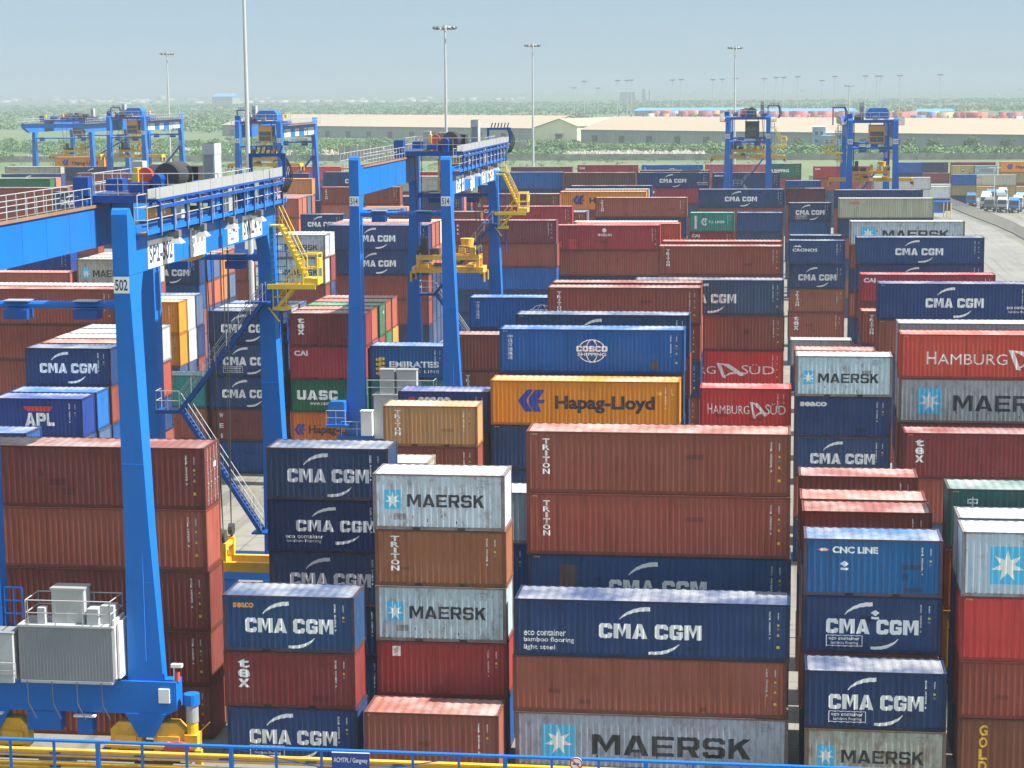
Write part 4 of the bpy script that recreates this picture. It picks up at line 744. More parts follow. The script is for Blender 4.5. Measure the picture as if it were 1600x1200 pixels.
COL = dict(navy=(.016, .050, .155), maroon=(.265, .056, .038), brown=(.29, .085, .062), rust=(.46, .135, .085), rustbrown=(.30, .075, .055), blue=(.012, .085, .30), cobalt=(.008, .12, .44), bluegrey=(.10, .16, .28),
    white=(.66, .68, .66), grey=(.38, .41, .43), greywhite=(.50, .52, .53), teal=(.03, .27, .26), orange=(.80, .30, .02), orangered=(.52, .10, .03), red=(.55, .055, .045), green=(.02, .17, .075), cream=(.66, .58, .44),
    plum=(.155, .032, .050), brownmaroon=(.17, .06, .052), pinkred=(.50, .12, .13), tan=(.46, .34, .13), rustorange=(.56, .20, .07))
BR = dict(CMA=('navy', .5), CMAo=((0.027, 0.061, 0.165), .9), CMAg=((.045, .085, .16), .5), CMAc=((0.020, 0.063, 0.207), .5), CMAp=((0.018, 0.066, 0.189), .6), CMAe=((0.017, 0.047, 0.146), .6), CMAeh=((0.016, 0.045, 0.140), .6), CMAs=((0.015, 0.061, 0.183), .9),
    CMAel=((0.012, 0.034, 0.140), .3), CMAeL=((0.015, 0.050, 0.171), .2), CMAeR=((0.015, 0.040, 0.152), .2), MAE=((.47, .57, .63), 1.5), MAEs=((.48, .58, .64), 1.6), MAEp=((.34, .40, .45), .8), MAEr=((.46, .48, .47), 2.1), MAEb=((.44, .43, .36), 1.5), MSL=((.40, .48, .56), .6),
    TRI=((.285, .064, .041), .5), TRIx=((.25, .056, .038), .5), TRIxd=((.22, .042, .034), .5), TRIo=((.40, .135, .065), 1.4), TRIb=((.50, .265, .105), .5), TRIp=((.30, .12, .095), .6), TEX=((.25, .032, .036), .6), HL=((.90, .30, .010), .5), HLs=((.72, .18, .02), .5), COS=((.004, .125, .48), .2),
    HS=((.58, .032, .028), .3), HSb=((.60, .075, .045), .5), UASC=((.008, .105, .055), .3), CAI=((.42, .030, .048), .4), SEA=((0.020, 0.040, 0.159), .4), SEAc=((0.020, 0.047, 0.183), .9), SEAb=((0.024, 0.045, 0.195), .6), SEAo=((0.020, 0.037, 0.134), .5), APL=((.014, .050, .29), .6), APLw=((.014, .045, .24), .4), EMI=((.006, .125, .36), .4),
    FLO=((.28, .034, .034), .7), CNC=((.012, .125, .36), 1.2), CSH=((.045, .15, .155), .7), CSHg=((.02, .14, .085), .4), GOLD=((.24, .085, .045), .7), MAG=((.40, .030, .042), .5), CRO=((0.022, 0.063, 0.195), .6), TSL=((.05, .36, .29), .6), OOCL=((.46, .45, .37), .6), WEI=((.19, .040, .042), .5), DRC=((.17, .034, .048), .4), KLN=((.42, .035, .06), .4), MSC=((.48, .36, .12), .5), REEF=((.70, .72, .72), .4))
PHR = dict(CMA='navy container with white letters between two arcs', CMAo='weathered navy container, two-arc lettering', CMAg='faded navy container, white two-arc lettering', CMAc='blue container, white two-arc lettering', CMAp='navy container with a brown patch', CMAe='navy container, white arcs and boxed label', CMAeh='navy container, boxed label and hazard diamond',
    CMAs='navy container with small orange word and white arcs', CMAel='navy container, white arcs, lower-left small print', CMAeL='long navy container with three-line small print', CMAeR='long dark blue container, two-line small print', MAE='grey container with white star square', MAEs='pale grey star-marked container', MAEp='grey star-marked container', MAEr='rust-streaked grey star-marked container', MAEb='beige-grey star-marked container',
    MSL='blue-grey container with two dark words', TRI='maroon container with white vertical letters', TRIx='plain maroon container', TRIxd='maroon container with door end in sun', TRIo='orange-brown container, vertical white letters', TRIb='tan container with vertical white letters', TRIp='pinkish brown container', TEX='maroon container with three white vertical letters', HL='orange container with blue arrow emblem', HLs='orange short container with blue emblem',
    COS='bright blue container with white globe emblem', HS='red container with white flag emblem', HSb='orange-red container with white flag emblem', UASC='green container with big white letters', CAI='crimson container with small white initials', SEA='navy container with small white word', SEAc='dented blue container with small word', SEAb='dark blue container with half-hidden word', SEAo='navy container with small orange word', APL='blue container with red bar over white initials',
    APLw='blue container with white initials', EMI='blue container with yellow stripes emblem', FLO='maroon container with small square badge', CNC='mid blue container with red oval badge', CSH='dark teal container with white characters', CSHg='green container with white letters', GOLD='brown container with yellow vertical letters', MAG='patched red container with white roundel', CRO='blue container with white mountain emblem', TSL='turquoise container with white ring emblem',
    OOCL='pale grey container with red initials', WEI='maroon container with slanted white letters', DRC='plum container with vertical white letters', KLN='crimson container with white name', MSC='tan container with dark square mark', REEF='white container with vertical red letters')
PHC = {k: ' '.join([w for w in v.split(' container')[0].replace('rust-streaked', '').split() if w not in ('star-marked', 'two-arc', 'weathered', 'plain', 'patched', 'dented', 'short', 'long')][:2]+['container']) for k, v in PHR.items()}
TIER = ('topmost', 'second', 'third', 'fourth', 'fifth', 'sixth')
rnd = random.Random(7)
def place_container(size, H, code, x, y, z, near, label):
    """x, y = front left corner, z = underside"""
    L = 6.058 if size == 20 else 12.192
    if code[:2] == 'P:': b = 'P'; colr = COL[code[2:]]; ru = .6
    else:
        b = code; colr, ru = BR[code]; colr = COL[colr] if isinstance(colr, str) else colr
    door = (code == 'TRIxd') or (code in ('P:green', 'P:cream') and near)
    k = rnd.uniform(.82, 1.18); j = [rnd.uniform(.93, 1.07) for _ in range(3)]
    if code in ('P:maroon', 'TRI', 'TRIx', 'TEX', 'FLO', 'P:rust'):
        f = rnd.random()**2*.6; colr = tuple(a+(c-a)*f for a, c in zip(colr, (.36, .10, .06)))
    colr = tuple(min(.9, c*k*q) for c, q in zip(colr, j)); ru *= rnd.uniform(.7, 1.3)
    ms = container_meshes(size, H, b, door, near)
    loc = (x+L/2+rnd.uniform(-.055, .055), y+HW+rnd.uniform(-.045, .045), z); rz = rnd.uniform(-.002, .002)
    def dress(o): o.color = (*colr, 1); o['rust'] = ru
    grp = 'shipping containers stacked in the yard'
    if not near:
        o = link('shipping_container', ms['all'], None, loc, rz); dress(o); tag(o, label, 'shipping container', grp); return o
    e = empty('shipping_container', loc, label, 'shipping container', grp, rz)
    for nm, k2 in (('body', 'body'), ('roof', 'roof'), ('frame', 'frame'), ('door', 'doora'), ('door', 'doorb')):
        if k2 in ms: dress(link(nm, ms[k2], e))
    return e
def cword(c): return {'rust': 'salmon-red', 'rustorange': 'orange-brown', 'rustbrown': 'brick-red', 'brownmaroon': 'brownish', 'pinkred': 'pinkish red', 'orangered': 'orange-red', 'bluegrey': 'blue-grey', 'greywhite': 'off-white', 'cobalt': 'cobalt blue'}.get(c, c)
rest = MB(); REST_MATS = []
def rest_box(size, H, code, x, y, z):
    L = 6.058 if size == 20 else 12.192
    colr = COL[code[2:]] if code[:2] == 'P:' else BR[code][0]; colr = COL[colr] if isinstance(colr, str) else colr
    nm = code
    if nm not in REST_MATS:
        REST_MATS.append(nm); M['rest_'+nm] = plain_mat('container_'+nm.replace('P:', '').lower()+'_paint', colr, 0.5, dirt=0.2)
    mi = REST_MATS.index(nm); pf = profile(x+.16, x+L-.16, .278, .036)
    for sgn, yy in ((-1, y), (1, y+WD)):
        o = len(rest.v)
        for px, dp in pf: rest.v += [(px, yy-sgn*(dp+.014), z+.14), (px, yy-sgn*(dp+.014), z+H-.07)]
        for i in range(len(pf)-1): rest.f.append((o+2*i, o+2*i+2, o+2*i+3, o+2*i+1)); rest.m.append(mi)
    rest.box(x+.02, x+L-.02, y+.06, y+WD-.06, z+.05, z+H-.02, mi)
    for ax in (x, x+L-.15):
        for ay in (y, y+WD-.13): rest.box(ax, ax+.15, ay, ay+.13, z, z+H, mi)
    rest.box(x+.15, x+L-.15, y, y+.06, z+H-.075, z+H-.004, mi); rest.box(x+.15, x+L-.15, y, y+.06, z+.01, z+.15, mi)
cnts = sorted((c[2] for s in STACKS for c in s[4]), reverse=True)
LIM = max(14, cnts[296] if len(cnts) > 296 else 0)
for key, X, Y, size, tiers, desc in STACKS:
    H_all = sum(t[0] for t in tiers)+.02*len(tiers); z = H_all
    short = 'long' if size == 40 else 'short'
    shown = [i for i, t in enumerate(tiers) if t[2] > LIM]
    for i, (H, code, px) in enumerate(tiers):
        z -= H
        if px > LIM:
            ph = PHR[code] if code in PHR else f'plain {cword(code[2:])} container'
            pos = f'{TIER[i]} in the ' if len(shown) > 1 else 'on the '
            lab = f'{ph}, {pos}{desc}'
            if len(lab.replace('-', ' ').split()) > 16: lab = f'{PHC.get(code, ph)}, {pos}{desc}'
            place_container(size, H, code, X, Y, z, Y < 172, lab)
        else: rest_box(size, H, code, X, Y, z)
        z -= .02
o = rest.build('shipping_container_rest', ['rest_'+c for c in REST_MATS])
tag(o, 'remaining containers mostly hidden below and behind the stacks', 'containers', None, 'stuff')

# ------------------------------------------------------------------ yard cranes
def railing(mb, pts, h=1.05, step=1.5, r=.022, mi=0, mids=(.5,)):
    """posts and rails along a polyline at foot height"""
    for a, b in zip(pts, pts[1:]):
        a, b = Vector(a), Vector(b); n = max(1, round((b-a).length/step))
        for i in range(n+1):
            p = a.lerp(b, i/n); mb.tube(p, p+Vector((0, 0, h)), r, 5, mi)
        for k in (1.0,)+tuple(mids):
            z = Vector((0, 0, h*k)); mb.tube(a+z, b+z, r, 5, mi)
def stair(mb, a, b, w, d, mi_s=0, mi_t=0, mi_r=1, rails=True, rise=.22):
    """flight from a up to b; w = width vector across"""
    a, b, w = Vector(a), Vector(b), Vector(w)
    for o in (0, 1): mb.beam(a+w*o, b+w*o, .05, d, mi_s)
    n = max(2, int(abs(b.z-a.z)/rise))
    for i in range(1, n):
        p = a.lerp(b, i/n); q = (b-a); q.z = 0; q.normalize(); q *= .13
        vs = [p-q, p+q, p+q+w, p-q+w]; mb.add([v+Vector((0, 0, .0)) for v in vs]+[v+Vector((0, 0, .03)) for v in vs], [(0,3,2,1),(4,5,6,7),(0,1,5,4),(1,2,6,5),(2,3,7,6),(3,0,4,7)], mi_t)
    if rails:
        for o in (0, 1):
            for h in (.55, 1.05): mb.tube(a+w*o+Vector((0,0,h)), b+w*o+Vector((0,0,h)), .022, 5, mi_r)
            for i in range(0, n+1, 4):
                p = a.lerp(b, i/n)+w*o; mb.tube(p, p+Vector((0,0,1.05)), .02, 5, mi_r)
def plate(parent, name, s, u0, v0, u1, v1, plane, off, bold=.02, ink='ink', pad=(.08, .14), extra=None, mat='white'):
    """sign plate: plane 'x' faces +x (u = y), plane '-y' faces the camera side (u = x)"""
    m = MB(); th = .012
    P = (lambda u, v, t: (off+t, u, v)) if plane == 'x' else (lambda u, v, t: (u, off-t, v))
    vs = [P(u, v, t) for t in (0, th) for u, v in ((u0, v0), (u1, v0), (u1, v1), (u0, v1))]
    m.add(vs, [(0,3,2,1),(4,5,6,7),(0,1,5,4),(1,2,6,5),(2,3,7,6),(3,0,4,7)], 0)
    rows = s if isinstance(s, (list, tuple)) else [(s, pad[0], pad[1], 1-pad[0], 1-pad[1])]
    for w, a, b, c, d in rows:
        if not w: continue
        for q in word(w, u0+(u1-u0)*a, v0+(v1-v0)*b, u0+(u1-u0)*c, v0+(v1-v0)*d, bold):
            m.add([P(x, y, th+.004) for x, y in q], [tuple(range(len(q)))], 1)
    for q in extra or []:
        m.add([P(u0+(u1-u0)*x, v0+(v1-v0)*y, th+.004) for x, y in q], [tuple(range(len(q)))], 1)
    return m.build(name, [mat, ink], parent)

def make_crane(loc, wb, sp, num, label, trolley, hoist, detail=2, stair_side=1, spread=40, over=0, cabin=True, sgn='SP2-502', ty=None, zg=22.4, machinery='drum', cabmat='orange'):
    """loc = foot of the near left leg; legs at x = 0 and x = wb, at y = 0 and y = sp"""
    e = empty('yard_gantry_crane', (loc[0], loc[1], 0), label, 'gantry crane', 'blue gantry cranes over the container yard')
    zt = zg+2.05; hw = .36; seg = 6
    # legs: wide along the span at the top, narrow at the foot; flared across towards the foot
    def leg(cx, y0, side, out):
        m = MB(); s = side                              # side +1: near frame (outer face towards -y), -1: far frame
        prof = [(zg-.02, .0, 1.95), (zg-.8, .0, 1.55), (zg-1.6, .03, 1.42), (zg*.5, .25, 1.24), (4.05, .42, 1.02)]
        prev = None
        for z, a, b in prof:
            t = (zg-z)/(zg-4.05); w = hw+(.34*t*t+.12*t); c = cx+out*.30*t
            r = [(c-w, y0+s*a, z), (c+w, y0+s*a, z), (c+w, y0+s*b, z), (c-w, y0+s*b, z)]
            if prev: m.add(prev+r, [(0,1,5,4),(1,2,6,5),(2,3,7,6),(3,0,4,7)])
            else: m.add(r, [(0,1,2,3)])
            prev = r
        m.add(prev, [(3,2,1,0)])
        # horn above the girder end
        if not over:
            P = [(y0, zg), (y0, zt+.6), (y0+s*.10, zt+.80), (y0+s*.25, zt+.88), (y0+s*.45, zt+.84), (y0+s*.62, zt+.60), (y0+s*1.05, zt+.10), (y0+s*1.25, zt), (y0+s*1.95, zt), (y0+s*1.95, zg)]
            m.prism(P, 'x', cx-hw-.003, cx+hw+.003)
        if detail > 1:                                  # welded joints and an access hatch
            for z, a, b in ((zg-1.62, .03, 1.42), (14.0, .17, 1.30), (8.6, .31, 1.15)):
                t = (zg-z)/(zg-4.05); w = hw+(.34*t*t+.12*t)+.012; c = cx+out*.30*t; ya, yb = sorted((y0+s*(a-.012), y0+s*(b+.012))); m.box(c-w, c+w, ya, yb, z-.025, z+.025)
            if side > 0:
                for i in range(16): A_ = [(cx+.2*math.cos(k*.3927), .012+y0, zg-.35+.34*math.sin(k*.3927)) for k in (i, i+1)]; m.tube(A_[0], A_[1], .016, 4)
        if detail > 1 and side > 0 and out > 0: m.tube((cx+hw+.02, y0+s*.3, 5), (cx+hw+.02, y0+s*.3, zg-2), .03, 5)
        return m.build('leg', ['blue'], e)
    if num: pass
    for cx, out in ((0, -1), (wb, 1)):
        for y0, side in ((0, 1), (sp, -1)):
            lg = leg(cx, y0, side, out)
            if side > 0 and num:
                z = zg-.55 if not over else zg-2
                zl = 22.05 if zg > 22 else zg-.4
                plate(lg, 'number_plate', num, cx-hw+.01, zl-.42, cx+hw-.01, zl+.30, '-y', -.004, .02, pad=(.10, .16))
    # girders
    gy0, gy1 = (1.95, sp-1.95) if not over else (-over, sp+over*.6)
    for cx, k in ((0, -1), (wb, 1)):
        m = MB()
        if not over: m.box(cx-hw+.004, cx+hw-.004, gy0, gy1, zg, zt)
        else:
            m.prism([(gy0, zt), (gy0, zt-.9), (gy0+3.4, zg), (gy1-3.4, zg), (gy1, zt-.9), (gy1, zt)], 'x', cx-hw, cx+hw)
        m.box(cx-.06, cx+.06, gy0, gy1, zt, zt+.12, 1)
        m.box(cx-hw-.06, cx+hw+.06, gy0+.05, gy1-.05, zt-.035, zt-.002, 0)
        if detail > 1:                                  # stiffener lines and a rusty toe strip
            for i in range(1, 7):
                y = gy0+(gy1-gy0)*i/7; m.box(cx+hw-.004, cx+hw+.008, y-.03, y+.03, zg+.05, zt-.05, 0)
        g = m.build('girder', ['blue', 'grease'], e)
        # walkway
        w = MB()
        if k < 0 or detail < 2:
            x0, x1 = sorted((cx+k*(hw+.07), cx+k*(hw+.95)))
            w.box(x0, x1, gy0-.6 if not over else gy0, gy1+.6 if not over else gy1, zt-.12, zt-.05, 1)
            ox = cx+k*(hw+.93); railing(w, [(ox, gy0-.6 if not over else gy0, zt-.05), (ox, gy1+.6 if not over else gy1, zt-.05)], 1.1, 1.25, .024 if detail > 1 else .035, 0)
            if k < 0:
                railing(w, [(cx+hw+.03, gy0, zt), (cx+hw+.03, gy1 if ty is None else trolley-.6, zt)], 1.0, 1.25, .022 if detail > 1 else .03, 0)
                w.box(cx+hw+.055, cx+hw+.09, gy0, gy1, zt-.02, zt+.14, 1)
        else:
            x0, x1 = cx+hw+.06, cx+hw+.52; zf = zt-.28
            w.box(x0, x1, 1.1, sp+.6, zf-.08, zf, 1); w.box(x1-.02, x1+.02, 1.1, sp+.6, zf-.10, zf+.12, 2)
            w.box(cx+hw-.02, x0+.05, 1.2, sp, zf-.3, zf-.1, 2)
            railing(w, [(x1, 1.2, zf), (x1, sp+.6, zf)], 1.1, 2.2, .024, 0)
            w.tube((x0-.1, 1.15, zf+1.1), (x1, 1.15, zf+1.1), .024, 6, 0); w.tube((x0-.1, 1.15, zf), (x0-.1, 1.15, zf+1.1), .024, 6, 0); w.tube((x0-.1, 1.15, zf+.55), (x1, 1.15, zf+.55), .024, 6, 0)
            railing(w, [(x0+.02, 1.2, zf+.55), (x0+.02, 6.5, zf+.55)], 1.1, 1.3, .024, 0)
        w.build('walkway', ['rail', 'plank', 'blue'], e)
    # cable trough along the right girder, carried by posts
    if detail > 1:
        m = MB(); xt = wb+hw+.52; zf = zt-.28
        ys = [3.0+i*2.05 for i in range(int((sp+1.5-3)/2.05)+1)]
        for y in ys:
            m.box(xt-.07, xt+.07, y-.07, y+.07, zf-.12, zf+1.30, 0); m.box(xt-.50, xt+.08, y-.05, y+.05, zf-.2, zf-.1, 0)
            m.box(xt+.07, xt+.10, y-.012, y+.012, zf-.25, zf+1.25, 2)
        m.box(xt-.35, xt+.06, ys[0]-.3, ys[-1]+1.6, zf+1.30, zf+1.41, 0); m.box(xt+.10, xt+.16, ys[0]-.3, ys[-1]+1.6, zf+.97, zf+1.13, 0)
        m.tube((xt, ys[-1], zf+1.25), (xt, ys[-2], zf), .05, 6, 0)
        cp = m.build('trough_support', ['blue2', 'rail', 'rail'], e)
        t = MB(); yA, yB = ys[0]-.5, ys[-1]+1.8
        t.box(xt-.38, xt+.04, yA, yB, zf+1.413, zf+1.45); t.box(xt+.0, xt+.04, yA, yB, zf+1.45, zf+1.85); t.box(xt-.38, xt-.34, yA, yB, zf+1.45, zf+1.85)
        for y in ys: t.box(xt+.04, xt+.055, y-.02, y+.02, zf+1.45, zf+1.97)
        t.build('cable_trough', ['galv'], e)
        for y in (5.2, 9.4, 14.6, 20.2):                # lamps and boxes under and on the walkway
            y = y*sp/26; b = MB(); b.box(xt-.3, xt+.25, y-.2, y+.2, zf-.45, zf-.15, 1); b.add([(xt-.2, y-.4, zf-.75), (xt+.4, y-.4, zf-.75), (xt+.4, y+.4, zf-.75), (xt-.2, y+.4, zf-.75), (xt+.02, y-.12, zf-.45), (xt+.2, y-.12, zf-.45), (xt+.2, y+.12, zf-.45), (xt+.02, y+.12, zf-.45)], [(0,3,2,1),(4,5,6,7),(0,1,5,4),(1,2,6,5),(2,3,7,6),(3,0,4,7)], 0)
            b.build('floodlight', ['galv', 'lamp'], e)
        for y in (6.8, 12.8, 18.5, 22.5): y = y*sp/26; b = MB(); b.box(xt-.42, xt-.05, y-.3, y+.3, zf+.3, zf+1.25); b.build('control_box', ['blue' if y > 10 else 'grey'], e)
        y = 14.8*sp/26; b = MB(); b.box(xt-.4, xt+.02, y-.35, y+.35, zf+.05, zf+1.28); b.build('electric_cabinet', ['galv'], e)
    # lettered plates on the lit face of the right girder
    if not over:
        xs = wb+hw+.0; s26 = sp/26; zc = zg+.28; a = zg+.05; b = zg+1.30
        xs += .004
        if detail > 1:
            plate(e, 'sign_plate', sgn, 2.7*s26, a, 6.6*s26, b, 'x', xs, .03, pad=(.05, .16))
            plate(e, 'sign_plate', [('A', .12, .10, .3, .34), ('CPL', .34, .10, .86, .34)], 9.3*s26, a-.05, 11.9*s26, b+.1, 'x', xs, .01, extra=[[(.12+.27*i, .45+.25*j), (.34+.27*i, .45+.25*j), (.34+.27*i, .66+.25*j), (.12+.27*i, .66+.25*j)] for i in range(3) for j in range(2)], ink='greyd')
            plate(e, 'sign_plate', [('ZPMC', .1, .42, .9, .72), ('XMRTG', .1, .12, .9, .26)], 16.0*s26, a+.05, 18.0*s26, b, 'x', xs, .02)
            plate(e, 'sign_plate', 'SWL:41t', 18.9*s26, a+.05, 22.9*s26, b+.05, 'x', xs, .03, pad=(.05, .16))
        else:
            for y0, y1, w in ((2.4, 6.6, sgn), (10, 12.6, 'ACPL'), (16.5, 18.6, 'ZPMC'), (19.4, 23.6, 'SWL:41t')): plate(e, 'sign_plate', w, y0, a, y1, b, 'x', xs, .012)
    # tie tubes with lamp boxes
    for y, dy in ((.7, 0), (sp-.7, 0)):
        m = MB(); z = zg-1.35
        m.tube((hw+.1, y, z), (wb-hw-.1, y, z), .17, 10, 0)
        for cx, q in ((hw, 1), (wb-hw, -1)):
            m.tube((cx, y, z), (cx+q*.45, y, z), .24, 10, 0)
            x0, x1 = sorted((cx+q*.9, cx+q*1.95)); m.box(x0, x1, y-.5, y+.35, z-.62, z-.2, 1); m.box(x0-.05, x1+.05, y-.45, y+.3, z+.17, z+.21, 2)
        m.build('tie_tube', ['blue', 'blue2', 'galv'], e)
    # sills, bogies
    for y, s in ((.72, -1), (sp-.72, 1)):
        m = MB()
        m.prism([(-1.75, 4.05), (-1.75, 2.75), (-1.35, 2.55), (wb+1.35, 2.55), (wb+1.75, 2.75), (wb+1.75, 4.05)], 'y', y-.46, y+.46)
        for cx in (-.3, wb+.3):
            m.prism([(cx-.95, 2.56), (cx-.35, 1.45), (cx+.35, 1.45), (cx+.95, 2.56)], 'y', y-.50, y+.50)
        if detail > 1:
            m.box(1.4, 3.0, y-.35, y+.3, 1.6, 2.5, 0); m.box(3.8, 4.5, y-.4, y+.2, 1.5, 2.5, 0)
        sl = m.build('sill_beam', ['blue'], e)
        for cx in (-.3, wb+.3):
            o = 1 if cx > 1 else -1
            b = MB()
            for dx in (-1.0, 1.0):
                b.prism([(cx+dx-.72, .75), (cx+dx-.72, 1.75), (cx+dx-.35, 2.1), (cx+dx+.35, 2.1), (cx+dx+.72, 1.75), (cx+dx+.72, .75)], 'y', y-.34, y+.34)
                b.box(cx+dx-.5, cx+dx+.5, y-.44, y-.345, .85, 1.5); b.tube((cx+dx, y-.47, 1.15), (cx+dx, y+.47, 1.15), .12, 8)
            b.box(cx-1.9, cx+1.9, y-.62, y-.52, .98, 1.10)
            bo = b.build('bogie', ['yellow'], e)
            for dx in (-1.0, 1.0):
                w = MB()
                for yy in (-.22, .22): w.tube((cx+dx, y+yy-.14, .5), (cx+dx, y+yy+.14, .5), .5, 18)
                w.build('wheel', ['rubber'], bo)
            d = MB(); x = cx+o*2.05
            d.tube((x, y-.1, 1.6), (x, y-.1, 2.15), .26, 12, 2); d.tube((x, y-.1, 2.15), (x, y-.1, 2.95), .29, 14, 1); d.tube((x, y-.1, 2.95), (x, y-.1, 3.45), .36, 16, 0)
            d.box(x-.3, x+.3, y-.45, y+.25, .9, 1.6, 2)
            d.build('drive_motor', ['blue', 'galv', 'yellow'], bo)
            if detail > 1:
                g = MB(); gx = cx+o*1.45
                P = [(gx+.62*math.cos(t*.5236)*1.0, 1.0+.34*math.sin(t*.5236)) for t in range(12)]
                g.prism(P, 'y', y-.64, y-.48); g.build('chain_guard', ['redp'], bo)
                h = MB(); bx = cx+o*2.5
                h.tube((bx, y-.6, .3), (bx+o*.1, y-.6, 1.9), .03, 6); h.tube((bx+o*.1, y-.6, 1.9), (bx+o*.5, y-.6, 2.3), .02, 5); h.box(bx-.2, bx+.1, y-.75, y-.45, .2, 1.0); h.tube((bx-.1, y-.6, 1.0), (bx-.5, y-.6, .3), .06, 6)
                h.build('buffer_arm', ['yellow'], bo)
        if detail > 1 and y < 2:
            for lx in (-.1, wb-2.5): l = MB(); l.box(lx-.5, lx+.5, y-.75, y-.5, 2.38, 2.46); l.build('lamp_fitting', ['white'], sl)
            l = MB(); l.box(wb+.95, wb+1.45, y-.56, y-.462, 3.1, 3.75); l.build('junction_box', ['white'], sl)
            l = MB(); l.tube((wb+1.6, y-.2, 4.05), (wb+1.6, y-.2, 4.7), .03, 6); l.box(wb+1.5, wb+2.0, y-.35, y-.1, 4.7, 4.85); l.build('work_light', ['white'], sl)
            l = MB(); l.tube((wb+1.75, y-.2, 4.05), (wb+1.75, y-.2, 4.45), .12, 8); l.build('siren', ['redp'], sl)
    # end beams of the cantilevered kind
    if over:
        m = MB()
        for y in (gy0, gy1-.8): m.box(hw, wb-hw, y, y+.8, zt-.95, zt-.05)
        m.build('end_beam', ['blue'], e)
    # trolley
    y0 = trolley; y1 = trolley+6.2; zf = zt+.62
    m = MB()
    for x in (0, wb):
        m.box(x-.30, x+.30, y0-.2, y1+.2, zt+.18, zf, 1)
        for y in (y0+.4, y1-.4): m.tube((x-.14, y, zt+.36), (x+.14, y, zt+.36), .30, 14, 2)
    for y in (y0, y1-.45): m.box(.30, wb-.30, y, y+.45, zt+.22, zf-.01, 1)
    m.box(.3, wb-.3, y0+.45, y1-.45, zf-.12, zf-.02, 2)
    m.box(-.55, .25, y0-.55, y0+.35, zf+.0, zf+.95, 0); m.tube((-.2, y0-.6, zf-.35), (-.2, y0+.1, zf-.35), .33, 12, 0)
    railing(m, [(.35, y0-.1, zf), (wb+.2, y0-.1, zf), (wb+.2, y1, zf), (.2, y1, zf), (.2, y0+.6, zf)], 1.1, 1.35, .024 if detail > 1 else .035, 3)
    tr = m.build('trolley', ['blue2', 'blue2', 'grease', 'rail'], e)
    u = MB()
    if machinery == 'drum':
        u.tube((wb*.58, y0+1.0, zf+.92), (wb*.58, y0+3.6, zf+.92), .66, 26, 0)
        for i in range(12): u.tube((wb*.58, y0+1.2+i*.19, zf+.92), (wb*.58, y0+1.26+i*.19, zf+.92), .70, 26, 1)
        u.box(wb*.58-.55, wb*.58-.1, y0+.35, y0+.95, zf, zf+.95, 2); u.tube((wb*.58-.3, y0+.2, zf+.8), (wb*.58-.3, y0+1.0, zf+.8), .25, 12, 2)
        u.box(wb*.30, wb*.46, y0+.5, y0+1.2, zf+.1, zf+.62, 2); u.box(wb*.80, wb*.97, y0+.4, y0+1.4, zf+.1, zf+.7, 2); u.box(wb*.12, wb*.25, y0+.6, y0+1.5, zf+.2, zf+.8, 2)
        u.tube((wb*.38, y0+1.6, zf+.95), (wb*.38, y0+1.9, zf+.95), .40, 18, 3); u.box(wb*.30, wb*.335, y0+1.4, y0+2.0, zf, zf+1.35, 5)
        u.box(wb*.40, wb*.5, y0+2.0, y0+3.4, zf, zf+1.5, 4); u.box(wb*.3, wb*.7, y0+4, y0+5.6, zf, zf+1.3, 0)
    else:
        u.prism([(wb*.36, zf+.2), (wb*.36, zf+1.15), (wb*.45, zf+1.75), (wb*.80, zf+1.75), (wb*.87, zf+1.2), (wb*.87, zf+.2)], 'y', y0+1.2, y0+4.4, 6)
        u.box(wb*.5, wb*.62, y0+.5, y0+1.0, zf+.1, zf+.7, 4); u.box(wb*.1, wb*.3, y0+1, y0+3, zf, zf+.7, 0)
    u.build('hoist_machinery', ['grease', 'lampgrey', 'blue2', 'redp', 'greyd', 'yellow', 'blue'], tr)
    cbx = wb*.80 if machinery == 'drum' else wb*.22
    k = MB(); k.box(cbx, cbx+.62, y0+2.6, y0+3.9, zf, zf+2.55); k.box(cbx-.012, cbx+.632, y0+2.58, y0+3.92, zf+2.55, zf+1.97); k.box(cbx+.06, cbx+.56, y0+2.585, y0+2.6, zf+.12, zf+2.45, 1)
    k.build('electric_cabinet', ['grey', 'greyd'], tr)
    if detail > 1:
        k = MB(); k.box(wb*.18, wb*.18+.6, y0+3.6, y0+4.4, zf, zf+1.6); k.build('electric_cabinet', ['grey'], tr)
    if cabin:
        m = MB(); cx = wb*.60; yc = y0+.5; z0, z1 = zg-.75, zt-.15
        m.box(cx-1.15, cx+1.15, yc, yc+2.3, z0, z1, 0); m.box(cx-1.2, cx+1.2, yc-.05, yc+2.35, z1, z1+.08, 0)
        for x in (cx-1, cx+1): m.box(x-.06, x+.06, yc+.3, yc+.5, z1+.08, zf-.12, 1)
        m.box(cx-2.1, cx-1.15, yc+.2, yc+2.2, z0-.06, z0, 1); railing(m, [(cx-2.1, yc+.2, z0), (cx-1.2, yc+.2, z0)], 1.0, .9, .03, 2)
        cb = m.build('operator_cabin', [cabmat, 'blue2', 'rail'], tr)
        g = MB(); g.box(cx-.98, cx-.04, yc-.03, yc, z0+.25, z0+.98, 0); g.box(cx+.04, cx+.98, yc-.03, yc, z0+.25, z0+.98, 0); g.box(cx-.98, cx+.98, yc-.03, yc, z0+1.1, z0+1.75, 0)
        g.box(cx+1.15, cx+1.17, yc+.3, yc+1.5, z0+.5, z0+1.7, 0); g.box(cx-.9, cx+.9, yc+.4, yc+2, z0-.02, z0, 1)
        g.build('cabin_window', ['glass', 'lamp'], cb)
    # spreader
    Lh = 6.0 if spread == 40 else 2.95; cx = wb/2; yc = y0+3.1; zs = hoist
    m = MB()
